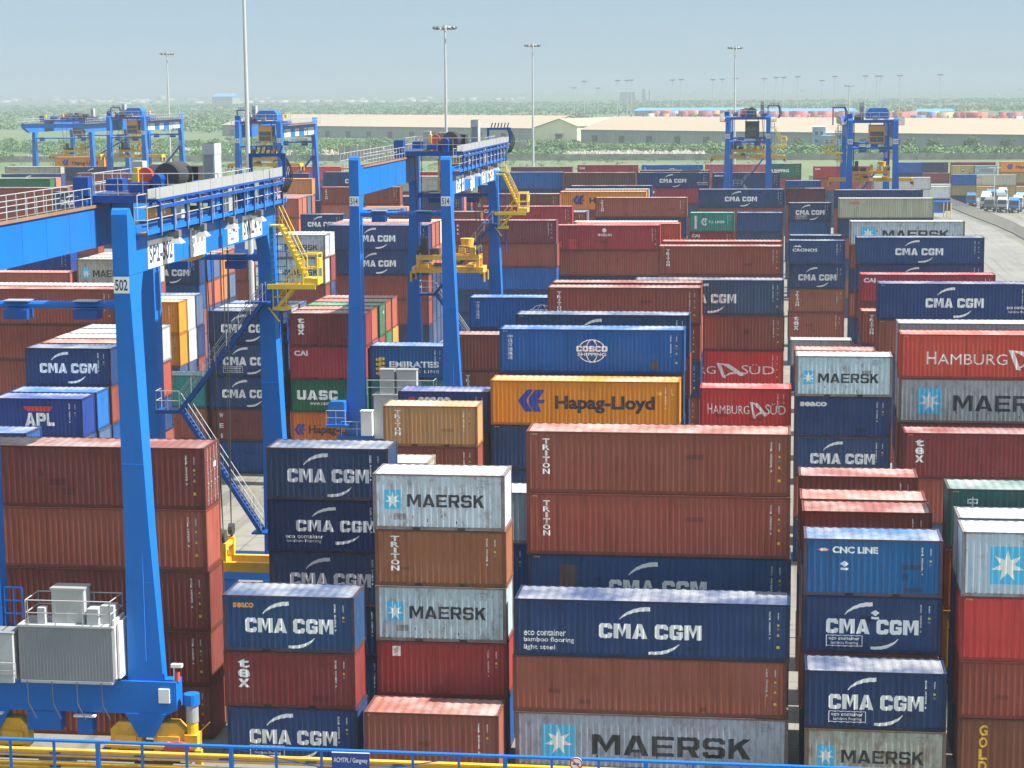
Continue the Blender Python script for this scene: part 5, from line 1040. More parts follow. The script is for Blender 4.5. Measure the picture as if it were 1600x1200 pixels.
    for yy in (-.85, .85): m.box(cx-Lh, cx+Lh, yc+yy-.14, yc+yy+.14, zs, zs+.52, 0)
    for x in (-Lh, Lh): m.box(cx+x-.16, cx+x+.16, yc-1.15, yc+1.15, zs-.05, zs+.50, 0)
    m.box(cx-2.6, cx+2.6, yc-.68, yc+.68, zs+.05, zs+.45, 0)
    for x in (-2.0, 2.0): m.box(cx+x-.35, cx+x+.35, yc-1.2, yc+1.2, zs+.45, zs+.75, 0)
    m.box(cx-1.2, cx-.5, yc-1.1, yc-.9, zs+.55, zs+.85, 1)
    for x in (-Lh, Lh):
        for yy in (-1.1, 1.1): m.box(cx+x-.12, cx+x+.12, yc+yy-.1, yc+yy+.1, zs-.45, zs-.05, 1); m.box(cx+x*1.0+(.16 if x > 0 else -.30), cx+x+(.30 if x > 0 else -.16), yc+yy-.14, yc+yy+.14, zs-.75, zs+.1, 0)
    m.box(cx-.25, cx+.25, yc-1.0, yc-.99, zs+.1, zs+.42, 2)
    sb = m.build('spreader', ['yellow', 'grease', 'white'], e)
    h = MB()
    for yy in (-.8, .8): h.box(cx-2.75, cx+2.75, yc+yy-.16, yc+yy+.16, zs+1.10, zs+1.52, 0)
    for x in (-2.6, -.9, .9, 2.6): h.box(cx+x-.1, cx+x+.1, yc-.7, yc+.7, zs+1.17, zs+1.4, 0)
    for x in (-2.6, 2.6):
        for yy in (-.8, .8): h.box(cx+x-.14, cx+x+.14, yc+yy-.14, yc+yy+.14, zs+.52, zs+1.15, 0); h.tube((cx+x, yc+yy, zs+1.42), (cx+x, yc+yy, zs+2.25), .07, 6, 1); h.tube((cx+x-.12, yc+yy, zs+1.95), (cx+x+.12, yc+yy, zs+1.95), .32, 12, 1)
    h.box(cx-2.4, cx-1.9, yc-.5, yc+.5, zs+1.42, zs+3.0, 1); h.box(cx-.2, cx+.25, yc-.85, yc-.5, zs+1.5, zs+2.5, 0); h.box(cx+.9, cx+1.5, yc-.7, yc+.1, zs+1.5, zs+2.1, 0); h.box(cx-1.6, cx-.8, yc-.6, yc+.5, zs+1.5, zs+2.0, 1); h.box(cx+1.9, cx+2.35, yc-.8, yc-.2, zs+1.5, zs+2.2, 0)
    h.tube((cx+1.6, yc, zs+2.2), (cx+1.6, yc, zs+2.9), .48, 14, 0, .62)
    railing(h, [(cx+1.0, yc-.8, zs+1.42), (cx+2.5, yc-.8, zs+1.42)], .9, .7, .03, 0)
    h.build('head_block', ['yellow', 'grease'], sb)
    for x in (-2.6, 2.6):
        for yy in (-.8, .8):
            rp = MB()
            for q in (-.5, .0): rp.tube((cx+x*(1+q*.12)+q*.3, yc+yy*2.2, zf), (cx+x, yc+yy, zs+2.0), .028 if detail > 1 else .04, 5)
            rp.build('hoist_rope', ['rope'], sb)
    # zigzag stair on the far frame and service stair on the outside of a far leg
    m = MB(); ys = sp-2.35; w = Vector((0, .75, 0))
    zA, zB, zC = 5.6, 12.6, 18.7
    m.box(.5, 2.1, ys, ys+1.0, zB-.25, zB-.05, 0)
    stair(m, (wb-.35, ys, zA), (2.0, ys, zB-.1), w, .22, 0, 0, 1)
    stair(m, (1.9, ys, zB-.1), (wb+.1, ys, zC), w, .22, 0, 0, 1)
    railing(m, [(1.9, ys, zB-.05), (.55, ys, zB-.05), (.55, ys+1.0, zB-.05)], 1.1, .8, .024, 1)
    m.box(wb-.9, wb+.4, ys, ys+1.0, zC-.1, zC, 0); m.box(wb-.9, wb+.3, ys, ys+1.0, zA-.1, zA, 0)
    m.build('access_stair', ['blue2', 'rail'], e)
    ss = stair_side; X = (lambda x: wb+x) if ss > 0 else (lambda x: -x)
    m = MB(); yb = sp-1.5
    def bx(a, b, *r):
        a, b = sorted((X(a), X(b))); m.box(a, b, *r)
    bx(.2, 2.95, yb-.15, yb+.0, 19.35, 19.62, 0); bx(.2, 2.95, yb, yb+1.0, 19.50, 19.58, 0)
    bx(2.2, 3.1, yb-.1, yb+1.1, 19.6, 19.95, 0)
    for px in (2.25, 3.08):
        for py in (yb-.08, yb+1.05): m.tube((X(px), py, 19.6), (X(px), py, 21.3), .035, 6, 0)
    for z in (20.5, 21.3): m.tube((X(2.25), yb-.08, z), (X(3.08), yb-.08, z), .03, 6, 0); m.tube((X(3.08), yb-.08, z), (X(3.08), yb+1.05, z), .03, 6, 0); m.tube((X(2.25), yb+1.05, z), (X(3.08), yb+1.05, z), .03, 6, 0)
    m.tube((X(3.12), yb+.1, 20.6), (X(3.12), yb+.1, 21.1), .16, 8, 0)
    stair(m, (X(2.3), yb, 20.0), (X(.95), yb, 22.9), (0, .8, 0), .16, 0, 0, 0, True, .24)
    stair(m, (X(.75), yb, 18.3), (X(1.9), yb, 19.7), (0, .8, 0), .16, 0, 0, 0, True, .24)
    bx(.45, 1.3, yb-.05, yb+1.0, 18.15, 18.35, 0)
    for px in (.5, 1.25):
        for z0_ in (18.3,): m.tube((X(px), yb-.03, z0_), (X(px), yb-.03, 19.45), .03, 6, 0)
    for z in (18.9, 19.4): m.tube((X(.5), yb-.03, z), (X(1.25), yb-.03, z), .03, 6, 0)
    bx(.2, 1.0, yb, yb+.9, 22.8, 22.9, 0)
    m.tube((X(.2), yb+.1, 18.3), (X(.8), yb+.1, 17.5), .05, 6, 0)
    m.build('service_stair', ['yellowc'], e)
    m = MB()
    for px in (.55, 1.05): m.tube((X(px), yb+1.1, 16), (X(px), yb+1.1, zt), .03, 5)
    for i in range(20): m.tube((X(.45), yb+1.1, 16.3+i*.42), (X(1.05), yb+1.1, 16.3+i*.42), .02, 4)
    m.build('caged_ladder', ['blue2'], e)
    # cable tow arm over the far end
    m = MB(); ya = min(sp-3, y1+1.2) if not over else y1+.5; xa = (wb+hw+.2) if ss > 0 else -hw-1.3
    m.box(xa-.75, xa-.57, ya, ya+.18, zt-.2, zt+2.3); m.box(xa-.75, xa+1.3, ya, ya+.18, zt+2.3, zt+2.48); m.box(xa+1.12, xa+1.3, ya, ya+.18, zt+1.2, zt+2.3)
    for i in range(6): m.tube((xa-.4+.28*i, ya+.1, zt+2.48), (xa-.4+.28*i+.12, ya+.1, zt+2.9), .05, 6, 1)
    for i in range(5):
        p0 = Vector((xa+.9+.06*i, ya+.1, zt+2.5)); prev = p0
        for j in range(1, 7):
            p = p0+Vector((.35*math.sin(j*.5)*(1+.1*i), .05*j, -.36*j)); m.tube(prev, p, .035, 5, 1); prev = p
    m.build('cable_tow_arm', ['blue2', 'rope'], e)
    m = MB(); xl = wb if ss < 0 else 0
    m.box(xl-.08, xl+.08, -.0+(y0 if over else 2.2), (y0 if over else 2.2)+.14, zt, zt+1.9); m.box(xl-.1, xl+.8, (y0 if over else 2.2), (y0 if over else 2.2)+.14, zt+1.75, zt+1.9); m.box(xl+.55, xl+.95, (y0 if over else 2.2)-.25, (y0 if over else 2.2)+.25, zt+1.2, zt+1.72)
    if detail < 2: m.build('warning_light', ['yellowc'], e)
    return e
GX = {}
c502 = make_crane((-34.85, 83.5), 6.75, 26.0, '502', 'nearest blue crane numbered 502, straddling the left stacks', 15.2, 4.9, 2, 1, 40, ty=1, sgn='SP2-502')
c514 = make_crane((-31.15, 147.0), 6.95, 26.5, '514', 'middle blue crane numbered 514 with yellow spreader hung high', 19.6, 14.6, 2, 1, 20, ty=1, sgn='SP2-514')
make_crane((-87.4, 321.0), 7.0, 26.5, '51', 'far blue crane behind the tall lamp mast, orange cabin', 1.5, 17.6, 1, -1, 40, sgn='SP2-511', machinery='house')
make_crane((-131.1, 385.0), 7.1, 26.5, '51', 'far blue crane at upper left beside the cantilevered one', 1.5, 17.0, 1, -1, 40, sgn='SP2-512', machinery='house')
make_crane((-167.5, 440.0), 13.4, 26.5, '', 'far left blue crane with overhanging girders and end beam', 6.0, 15.2, 1, 1, 40, over=6.5, sgn='SP2', zg=21.0)
make_crane((-7.5, 333.0), 6.65, 26.5, '50', 'far blue crane right of centre, dark cabin, orange spreader', 1.5, 18.2, 1, 1, 40, sgn='SP2-507', machinery='drum', cabmat='grease')
make_crane((11.2, 298.0), 6.55, 26.5, '50', 'far right blue crane with orange cabin and stair', 1.5, 16.0, 1, -1, 40, sgn='SP2-508', machinery='house')
# electrical equipment standing on the sill of the nearest crane
b = empty('transformer_cabinet', (-33.35, 83.35, 4.06), 'grey ribbed transformer housing on the sill of crane 502', 'electrical cabinet')
m = MB(); m.box(0, 4.35, -.3, 1.3, .12, 2.62, 0); 
pf_ = profile(.06, 4.28, .15, .045)
o_ = len(m.v)
for x, dp in pf_: m.v += [(x, -.325+dp, .2), (x, -.325+dp, 2.58)]
for i in range(len(pf_)-1): m.f.append((o_+2*i, o_+2*i+2, o_+2*i+3, o_+2*i+1)); m.m.append(0)
m.box(-.04, 4.42, -.36, 1.34, 2.60, 2.68, 1); m.box(.05, 4.3, -.34, 1.3, .02, .14, 1); m.box(4.36, 4.46, -.2, 1.2, .25, 2.95, 2); m.box(4.52, 4.62, -.1, 1.2, .25, 2.8, 2)
m.build('ribbed_housing', ['greyd', 'grey', 'white'], b)
m = MB(); m.box(1.45, 2.95, .15, 1.0, 2.69, 4.22, 0); m.box(1.40, 3.0, .10, 1.05, 4.22, 4.30, 1); m.box(1.5, 2.9, .14, .15, 2.8, 4.1, 1); m.box(2.19, 2.21, .128, .14, 2.8, 4.1, 0)
m.build('switch_cabinet', ['grey', 'galv'], b)
for q_ in ((.85, 1.2, -.1, .35, 2.69, 3.42), (3.15, 3.68, -.1, .5, 2.69, 3.42), (3.7, 4.3, .2, .9, 2.69, 3.5)): m = MB(); m.box(*q_); m.build('junction_box', ['grey'], b)
m = MB(); railing(m, [(.5, -.33, 2.68), (4.3, -.33, 2.68), (4.35, 1.3, 2.68), (.4, 1.3, 2.68), (.4, -.33, 2.68)], 1.15, 1.4, .028); m.build('railing', ['rail'], b)
m = MB()
for x in (.35, 1.5, 2.65, 3.8): m.tube((x, -.38, .1), (x+.05, -.46, -.9), .025, 5); m.tube((x+.05, -.46, -.9), (x+.4, -.45, -1.6), .025, 5)
m.build('hanging_cable', ['rubber'], b)
b = empty('control_cabinet', (-35.1, 83.0, 4.06), 'grey cabinet left of the ribbed transformer, cut by frame edge', 'electrical cabinet')
m = MB(); m.box(0, 1.55, -.2, .8, .4, 2.3, 0); m.box(-.04, 1.6, -.24, .84, 2.3, 2.37, 1); m.box(0, 1.5, -.1, .7, 0, .4, 0); m.build('housing', ['grey', 'greyd'], b)
m = MB(); railing(m, [(.0, -.35, .3), (1.7, -.35, .3)], .7, .85, .025); m.build('railing', ['rail'], b)
m = MB(); railing(m, [(.85, .9, 2.37), (1.7, .9, 2.37)], 1.8, .5, .04, 0, (.33, .66)); m.build('guard_cage', ['blue'], b)
b = empty('electric_house', (-30.1, 146.6, 4.06), 'grey two-tier electrical house on the sill of crane 514', 'electrical cabinet')
m = MB(); m.box(.3, 3.6, -.3, 1.2, 0.0, 3.3, 0); m.box(.2, 3.7, -.35, 1.25, 3.3, 3.38, 1); m.box(1.7, 1.95, -.32, -.3, .1, 3.2, 1); m.build('lower_tier', ['grey', 'galv'], b)
m = MB(); m.box(.75, 1.85, 0, .9, 3.38, 5.2, 0); m.box(2.05, 3.55, 0, .9, 3.38, 5.2, 0); m.box(.7, 1.9, -.05, .95, 5.2, 5.27, 1); m.box(2.0, 3.6, -.05, .95, 5.2, 5.27, 1); m.box(1.3, 1.32, -.012, 0, 3.5, 5.1, 1); m.build('upper_cabinet', ['grey', 'galv'], b)
m = MB(); railing(m, [(-.2, -.33, 3.38), (4.9, -.33, 3.38), (4.9, 1.2, 3.38)], 1.1, 1.1, .03); m.box(3.7, 5.0, -.3, 1.2, 3.25, 3.37); m.build('railing', ['rail'], b)
m = MB(); railing(m, [(-2.2, -.5, .2), (.2, -.5, .2)], 1.1, 1.1, .03); m.build('railing', ['rail'], b)
m = MB(); m.box(-.6, .25, -.9, -.2, .3, 2.15); m.box(-.65, .3, -.95, -.15, 2.15, 2.22); m.build('white_box', ['white'], b)
b = empty('cable_reel_box', (-33.35, 146.3, 5.0), 'blue box on railed platform left of crane 514 near leg', 'electrical cabinet')
m = MB(); m.prism([(0, .1), (0, 1.7), (.15, 1.85), (1.2, 1.85), (1.25, 1.75), (1.25, .1)], 'y', 0, .9); m.box(-.15, 1.6, -.25, 1.1, -.1, .1); m.build('housing', ['blue'], b)
m = MB(); railing(m, [(-.1, -.25, .1), (1.4, -.25, .1)], 1.1, .75, .03); m.build('railing', ['rail'], b)

# ------------------------------------------------------------------ lamp masts
def make_mast(x, y, h, n, rr, label, group, r0=.34, r1=.14, fine=True):
    e = empty('lamp_mast', (x, y, 0), label, 'lamp mast', group)
    m = MB(); k = 12 if fine else 6
    for i in range(4):
        a, b = h*i/4, h*(i+1)/4; m.tube((0, 0, a), (0, 0, b), r0+(r1-r0)*i/4, k, 0, r0+(r1-r0)*(i+1)/4)
    m.tube((0, 0, h), (0, 0, h+1.6), .025, 5); m.build('pole', ['steel'], e)
    m = MB()
    for i in range(20): 
        a, b = 2*math.pi*i/20, 2*math.pi*(i+1)/20; m.tube((rr*.8*math.cos(a), rr*.8*math.sin(a), h-.25), (rr*.8*math.cos(b), rr*.8*math.sin(b), h-.25), .06, 5)
    for i in range(4): m.tube((0, 0, h-.1), (rr*.8*math.cos(i*1.571+.4), rr*.8*math.sin(i*1.571+.4), h-.25), .06, 5)
    m.tube((0, 0, h-.5), (0, 0, h+.35), .30, 10); m.build('lamp_ring', ['steel'], e)
    for i in range(n):
        a = 2*math.pi*i/n; m = MB(); c = Vector((rr*math.cos(a), rr*math.sin(a), h-.1)); d = Vector((math.cos(a), math.sin(a), 0)); s = Vector((-d.y, d.x, 0))
        t = (d*.55+Vector((0, 0, -.84))); q = t.cross(s)
        vs = [c+s*su*.24+q*sv*.24+t*w for w, su, sv in [(w, su, sv) for w in (-.16, .14) for su, sv in ((-1,-1),(1,-1),(1,1),(-1,1))]]
        m.add(vs, [(0,3,2,1),(0,1,5,4),(1,2,6,5),(2,3,7,6),(3,0,4,7)], 0); m.add(vs[4:], [(0, 1, 2, 3)], 1)
        m.tube(c, c-d*rr*.2, .05, 5, 0); m.build('floodlight', ['lamp', 'glass'], e)
    return e
for x, y, lab in ((-52.15, 195.5, 'nearest lamp mast, its pole cut by the top edge'), (-50.95, 311, 'lamp mast rising behind crane 514 machinery'), (-54.1, 452, 'lamp mast right of crane 514, twelve lamp ring'), (-9.75, 510, 'lamp mast behind the right of centre crane'), (-155.8, 506, 'far left lamp mast between two cranes')):
    make_mast(x, y, 39.6 if y > 250 else 42.5, 12, 1.7, lab, 'tall lamp masts in the yard')
# ring masts of the port beyond the scrub: too small to show parts, each one a mesh of its own
FM = [(897, 29), (915, 35.5), (938, 28.5), (971, 36), (987, 36), (994, 36.4), (1062, 36), (1076, 36.5), (1127, 36), (1142, 36.5), (1163, 37), (1208, 36.5), (1226, 37.5), (1237, 37.5), (1259, 38), (1296, 34), (1315, 38), (1360, 38), (1377, 37.8), (1382, 37.8), (1410, 38), (1468, 38.5)]
fmm = MB()
fmm.tube((0, 0, 0), (0, 0, 1), .42, 6, 0, .26); fmm.box(-2.6, 2.6, -1.2, 1.2, .975, 1.0, 1); fmm.tube((0, 0, 1), (0, 0, 1.03), .2, 5)
fme = fmm.mesh('distant_lamp_mast', ['steel', 'lamp'])
for px, h in FM:
    k = (px-897)/571; o = link('lamp_mast', fme, None, (-204.8+358.9*k, 2068.9-151.5*k, 0)); o.scale = (1, 1, h)
    tag(o, 'thin pale lamp mast standing in the hazy port yard beyond the scrub', 'lamp mast', 'distant lamp masts on the horizon')
make_mast(32.9, 900, 29.6, 12, 2.0, 'lamp mast with stacked lamps behind the far right crane', 'tall lamp masts in the yard', .35, .2)

# ------------------------------------------------------------------ ground
def sheet(name, x0, x1, y0, y1, z, mat):
    m = MB(); m.add([(x0, y0, z), (x1, y0, z), (x1, y1, z), (x0, y1, z)], [(0, 1, 2, 3)]); return tag(m.build(name, [mat]), None, None, None, 'structure')
sheet('ground', -26000, 26000, -300, 45000, -.06, 'land')
m = MB(); m.add([(-420, 40, 0), (130, 40, 0), (130, 640, 0), (6, 640, 0), (6, 428, 0), (-420, 428, 0)], [(0, 1, 2, 3, 4, 5)]); tag(m.build('yard_ground', ['concrete']), None, None, None, 'structure')
sheet('road', 22, 46, 60, 630, .006, 'road')
m = MB()
for y in (83.5+.72, 108.78): m.box(-75, 21, y-.5, y+.5, 0, .05)
tag(m.build('crane_runway', ['road']), None, None, None, 'structure')

# gangway in front of the yard
e = empty('gangway', (0, 78, 0), 'blue gangway railing along the bottom edge', 'railing')
m = MB()
for z in (3.16,): m.tube((-52, 0, z), (12, 0, z), .075, 8)
m.tube((-52, 0, 2.55), (12, 0, 2.55), .02, 6); 
x = -51.2; i = 0
while x < 12:
    r = .085 if i % 3 == 0 else .05
    m.box(x-r, x+r, -r, r, 1.1, 3.13); x += 1.93; i += 1
for x0 in (-22.2, -16.4): m.tube((x0, .02, 3.1 if x0 < -20 else 2.3), (x0+4.0, .02, 2.35 if x0 < -20 else 3.05), .025, 5)
m.build('railing', ['blue'], e)
m = MB(); m.box(-52, 12, -.6, .6, 1.0, 1.12); m.build('deck', ['galv'], e)
for q in range(12):
    x = -50+q*5.4; p = MB(); p.box(x-.15, x+.15, -.2, .2, 0, 1.0); p.build('support_post', ['blue2'], e)
sg = empty('gangway_sign', (-17.12, 77.86, 2.78), 'blue sign lettered in white on the gangway railing', 'sign')
m = MB(); m.box(-.80, .80, -.02, .02, -.36, .33, 0)
for q in word('ACMTPL / Gangway', -.72, -.13, .72, .14, .012): m.add([(x, -.026, z) for x, z in q], [tuple(range(len(q)))], 1)
m.box(-.80, .80, -.025, .025, .33, .36, 1); m.box(-.80, .80, -.025, .025, -.39, -.36, 1)
m.build('sign_board', ['signblue', 'white'], sg)
sg = empty('prohibition_sign', (-7.72, 77.86, 3.0), 'round red ringed prohibition sign on the gangway railing', 'sign')
m = MB(); P = lambda r, y: [(r*math.cos(a*.2618), y, r*math.sin(a*.2618)) for a in range(24)]
m.add(P(.27, -.02)+P(.27, .02), [(i, (i+1) % 24, 24+(i+1) % 24, 24+i) for i in range(24)]+[tuple(range(24)), tuple(range(47, 23, -1))], 0)
a, b = P(.275, -.026), P(.215, -.026); m.add(a+b, [(i, (i+1) % 24, 24+(i+1) % 24, 24+i) for i in range(24)], 1)
m.beam((-.17, -.029, .17), (.17, -.029, -.17), .004, .05, 1); m.box(-.13, .13, -.0275, -.027, -.04, .03, 2)
m.build('sign_disc', ['white', 'redp', 'inkblack'], sg)
for k, z in enumerate((1.86, 1.28)):
    m = MB()
    prof = [(-.04, -.20), (-.10, -.14), (-.10, -.06), (-.04, -.02), (-.04, .02), (-.10, .06), (-.10, .14), (-.04, .20), (.0, .20), (.0, -.20)]
    m.prism([(80.2+a, z+b) for a, b in prof], 'x', -52, 12)
    for q in range(17): m.box(-50+q*3.8, -49.5+q*3.8, 80.08, 80.10, z-.06, z+.02, 1)
    tag(m.build('guard_rail', ['yellow', 'inkblack']), ('upper' if k == 0 else 'lower')+' yellow guard rail behind the gangway railing', 'guard rail', 'yellow guard rails')
m = MB()
for q in range(13): m.box(-48+q*4.4, -45.4+q*4.4, 80.6, 81.9, 0, .92)
tag(m.build('concrete_kerb', ['road']), None, None, None, 'structure')
m = MB()
for q in range(20): m.box(-37+q*.72, -37+q*.72+.70, 78.7, 79.1, .95, 1.12, q % 2)
m.box(-37, -22.6, 78.7, 79.1, 0, .94, 0); tag(m.build('striped_barrier', ['inkblack', 'yellow']), 'black and yellow striped barrier in the lower left corner', 'barrier')

# ------------------------------------------------------------------ port wall, warehouses, house
m = MB()
for i in range(130):
    x = -420+i*6.2; y = 822+6*math.sin(i*.05); m.box(x, x+6.1, y, y+.25, 0, 2.6); m.box(x-.15, x+.15, y-.1, y+.35, 0, 2.9)
tag(m.build('boundary_wall', ['rubble']), 'low grey wall running behind the farthest containers', 'wall')
m = MB()
for i in range(30): m.box(-190+i*2.6, -187.5+i*2.6, 866+i*1.6, 866.3+i*1.6, 0, 5.2)
tag(m.build('precast_wall', ['rubble']), 'pale precast wall in the scrub behind crane 514', 'wall')
M['roofb'] = plain_mat('warehouse_roof_sheet', (0.36, 0.295, 0.215), 0.8, dirt=0.22, dirtcol=(0.35, 0.26, 0.17), scale=0.03)
M['wallg'] = plain_mat('warehouse_grey_wall', (0.32, 0.35, 0.30), 0.8, dirt=0.3, scale=0.05)
M['cream'] = plain_mat('warehouse_cream_wall', (0.84, 0.78, 0.50), 0.8, dirt=0.2, scale=0.05)
DIRX = Vector((229, -166.5, 0)).normalized(); RZ = math.atan2(DIRX.y, DIRX.x)
def warehouse(px, py, L, label, D=56, eave=7.0, ridge=13.6, doors=None):
    e = empty('warehouse', (px, py, 0), label, 'warehouse', None, RZ)
    m = MB(); m.prism([(0, 0), (0, eave), (D/2, ridge-.3), (D, eave), (D, 0)], 'x', 0, L)
    for i in range(int(L/6)): m.box(i*6, i*6+.35, -.18, .02, 0, eave-.15)
    m.build('wall', ['wallg'], e)
    m = MB(); m.add([(-.5, -1.2, eave-.12), (L+.5, -1.2, eave-.12), (L+.5, D/2, ridge), (-.5, D/2, ridge), (-.5, -1.2, eave+.08), (L+.5, -1.2, eave+.08), (L+.5, D/2, ridge+.2), (-.5, D/2, ridge+.2)], [(0,3,2,1),(4,5,6,7),(0,1,5,4),(1,2,6,5),(2,3,7,6),(3,0,4,7)])
    m.add([(-.5, D/2+.01, ridge), (L+.5, D/2+.01, ridge), (L+.5, D+1.2, eave-.12), (-.5, D+1.2, eave-.12), (-.5, D/2+.01, ridge+.2), (L+.5, D/2+.01, ridge+.2), (L+.5, D+1.2, eave+.08), (-.5, D+1.2, eave+.08)], [(0,3,2,1),(4,5,6,7),(0,1,5,4),(1,2,6,5),(2,3,7,6),(3,0,4,7)])
    for i in range(int(L/9)): m.box(i*9+3, i*9+3.5, D/2-.4, D/2+.4, ridge+.1, ridge+1.3, 1)
    for i in range(int(L/3)): m.beam((i*3, -1.2, eave+.09), (i*3, D/2, ridge+.21), .12, .08, 0)
    m.build('roof', ['roofb', 'lamp'], e)
    for i in range(int(L/19)):
        w = MB(); w.box(i*19+8, i*19+11.5, -.32, -.05, .3, 4.0, 0); w.box(i*19+7.6, i*19+11.9, -1.2, -.05, 4.1, 4.25, 1); w.build('door', ['glass', 'wallg'], e)
    return e
warehouse(-103.5, 1084, 330, 'long beige roofed warehouse on the right behind the scrub')
warehouse(-361, 1289.6, 282, 'long beige roofed warehouse on the left behind crane 514')
e = empty('gable_warehouse', (-130, 1118, 0), 'cream gabled building between the two long warehouses', 'warehouse', None, RZ)
m = MB(); m.prism([(0, -2), (0, 7.6), (19, 12.6), (31.5, 8.6), (31.5, -2)], 'y', -4, 50); m.build('wall', ['cream'], e)
m = MB(); m.prism([(-.6, 7.7), (19, 12.85), (32.1, 8.7), (32.1, 8.45), (19, 12.6), (-.6, 7.45)], 'y', -4.8, 50.8); m.build('roof', ['roofb'], e)
m = MB(); m.box(15.5, 20.5, -4.25, -3.98, -.5, 4.2); m.build('door', ['glass'], e)
m = MB(); m.box(14.6, 21.4, -5.2, -4.02, 4.5, 4.75)
for i in range(7): m.box(1+i*5.2, 1.25+i*5.2, -4.15, -4.02, 0, 6.2+min(i, 4)*.9)
m.build('canopy', ['cream'], e)
M['houseblue'] = plain_mat('house_blue_wall', (0.22, 0.36, 0.55), 0.7, dirt=0.2, scale=0.2)
e = empty('blue_house', (18.4, 960, 0), 'small pale blue house in the bushes before the warehouse', 'house')
m = MB(); m.box(0, 6, 0, 8, 0, 10.2); m.box(6.004, 15, 1, 8, 0, 7.4); m.box(4.5, 10, -2.5, -.004, 0, 6.2); m.build('wall', ['houseblue'], e)
m = MB(); m.box(-.4, 6.4, -.4, 8.4, 10.2, 10.5); m.box(6.41, 15.4, .6, 8.4, 7.4, 7.7); m.box(4.1, 10.4, -2.9, -.41, 6.2, 6.5); m.box(7, 15, .4, .6, 8.2, 8.4); m.box(1, 1.2, 3, 3.2, 10.5, 16); m.box(3.4, 3.6, 2, 2.2, 10.5, 14.5); m.build('roof', ['white'], e)
for x, z, y in ((1.2, 6.6, -.05), (3.6, 6.6, -.05), (1.2, 3, -.05), (8.5, 4.8, .95), (12, 4.8, .95), (6, 2.6, -2.55), (8.4, 2.6, -2.55)):
    m = MB(); m.box(x, x+1.3, y, y+.1, z, z+1.6); m.build('window', ['glass'], e)

# ------------------------------------------------------------------ vegetation and rubble
def fastmesh(name, V, F, mats, MI=None):
    me = bpy.data.meshes.new(name); n = len(V); k = len(F)
    me.vertices.add(n); me.vertices.foreach_set('co', [c for p in V for c in p])
    me.loops.add(4*k); me.loops.foreach_set('vertex_index', [i for f in F for i in f])
    me.polygons.add(k); me.polygons.foreach_set('loop_start', list(range(0, 4*k, 4))); me.polygons.foreach_set('loop_total', [4]*k)
    for mm in mats: me.materials.append(M[mm])
    if MI: me.polygons.foreach_set('material_index', MI)
    me.update(calc_edges=True); me.validate(); return me
def leaf_cloud(V, F, c, rx, rz, n, q, rg):
    """n leaf clumps of size q spread through an uneven crown round c"""
    lobes = [(Vector((rg.uniform(-.6, .6)*rx, rg.uniform(-.6, .6)*rx, rg.uniform(-.1, .55)*rz)), rg.uniform(.45, .8)) for _ in range(5)]
    for _ in range(n):
        l, s = rg.choice(lobes); d = Vector((rg.gauss(0, 1), rg.gauss(0, 1), rg.gauss(0, 1))); d.normalize(); rad = rg.uniform(.55, 1.0)*s
        p = Vector(c)+l+Vector((d.x*rx*rad, d.y*rx*rad, d.z*rz*rad)); p.z = max(p.z, .1)
        nn = (d+Vector((rg.uniform(-.8, .8), rg.uniform(-.8, .8), rg.uniform(-.3, .9)))).normalized(); a = nn.orthogonal().normalized(); b = nn.cross(a); w = q*rg.uniform(.6, 1.3)
        o = len(V); V += [tuple(p-a*w), tuple(p-b*w*.7), tuple(p+a*w), tuple(p+b*w*.7)]; F.append((o, o+1, o+2, o+3))
rg = random.Random(3)
def in_view(x, y): return -.42*y-30 < x < .18*y+40
V, F = [], []
cnt = 0
while cnt < 3000:
    y = 828+300*rg.random()**1.25; x = rg.uniform(-.42*y, .18*y)
    wy = 1084-(x+103.5)*.727 if x > -103.5 else 1254-(x+312)*.66
    if y > wy-9: continue
    if -98 < x < -28 and y < 905 and rg.random() < .93: continue
    if x < -150 and y < 930 and rg.random() < .75: continue
    if 14 < x < 40 and 935 < y < 975: continue
    if math.sin(x*.045)*math.cos(y*.05+1)+.6*math.sin(x*.13+y*.07)+rg.uniform(-.5, .5) < -.35: continue
    far = (wy-y)/230; h = (1.1+3.9*rg.random()**1.7)*(1.2 if x > -30 else .9)*min(1.0, .35+far*1.1)
    leaf_cloud(V, F, (x, y, h*.42), h*rg.uniform(.6, 1.5), h*rg.uniform(.45, .62), int(28+26*h), .16+.075*h, rg); cnt += 1
for i in range(420):                                  # low weeds on the waste strip before the wall
    y = 440+378*rg.random()**.5; x = rg.uniform(-.42*y, 0)
    h = rg.uniform(.5, 1.7); leaf_cloud(V, F, (x, y, h*.4), h*rg.uniform(.8, 2.2), h*.5, int(26+14*h), .14+.07*h, rg)
o = link('near_scrub', fastmesh('near_scrub', V, F, ['leaf'])); tag(o, 'green thorny scrub between the yard wall and the warehouses', 'scrub', None, 'stuff')
V, F = [], []
cnt = 0
while cnt < 5200:
    y = 1180+2600*rg.random()**1.5; x = rg.uniform(-.42*y, .18*y)
    wy = 1084-(x+103.5)*.727 if x > -103.5 else 1254-(x+312)*.66
    if y < wy+66: continue
    if math.sin(x*.012+2)*math.cos(y*.009)+rg.uniform(-.5, .5) < -.6: continue
    if x > -.09*y and 1600 < y < 2120: continue
    h = rg.uniform(2.5, 5.0); leaf_cloud(V, F, (x, y, h*.4), h*rg.uniform(1.2, 2.4), h*.55, 26, 1.15, rg); cnt += 1
o = link('far_scrub', fastmesh('far_scrub', V, F, ['leaf'])); tag(o, 'hazy green scrubland spreading far behind the warehouses', 'scrub', None, 'stuff')
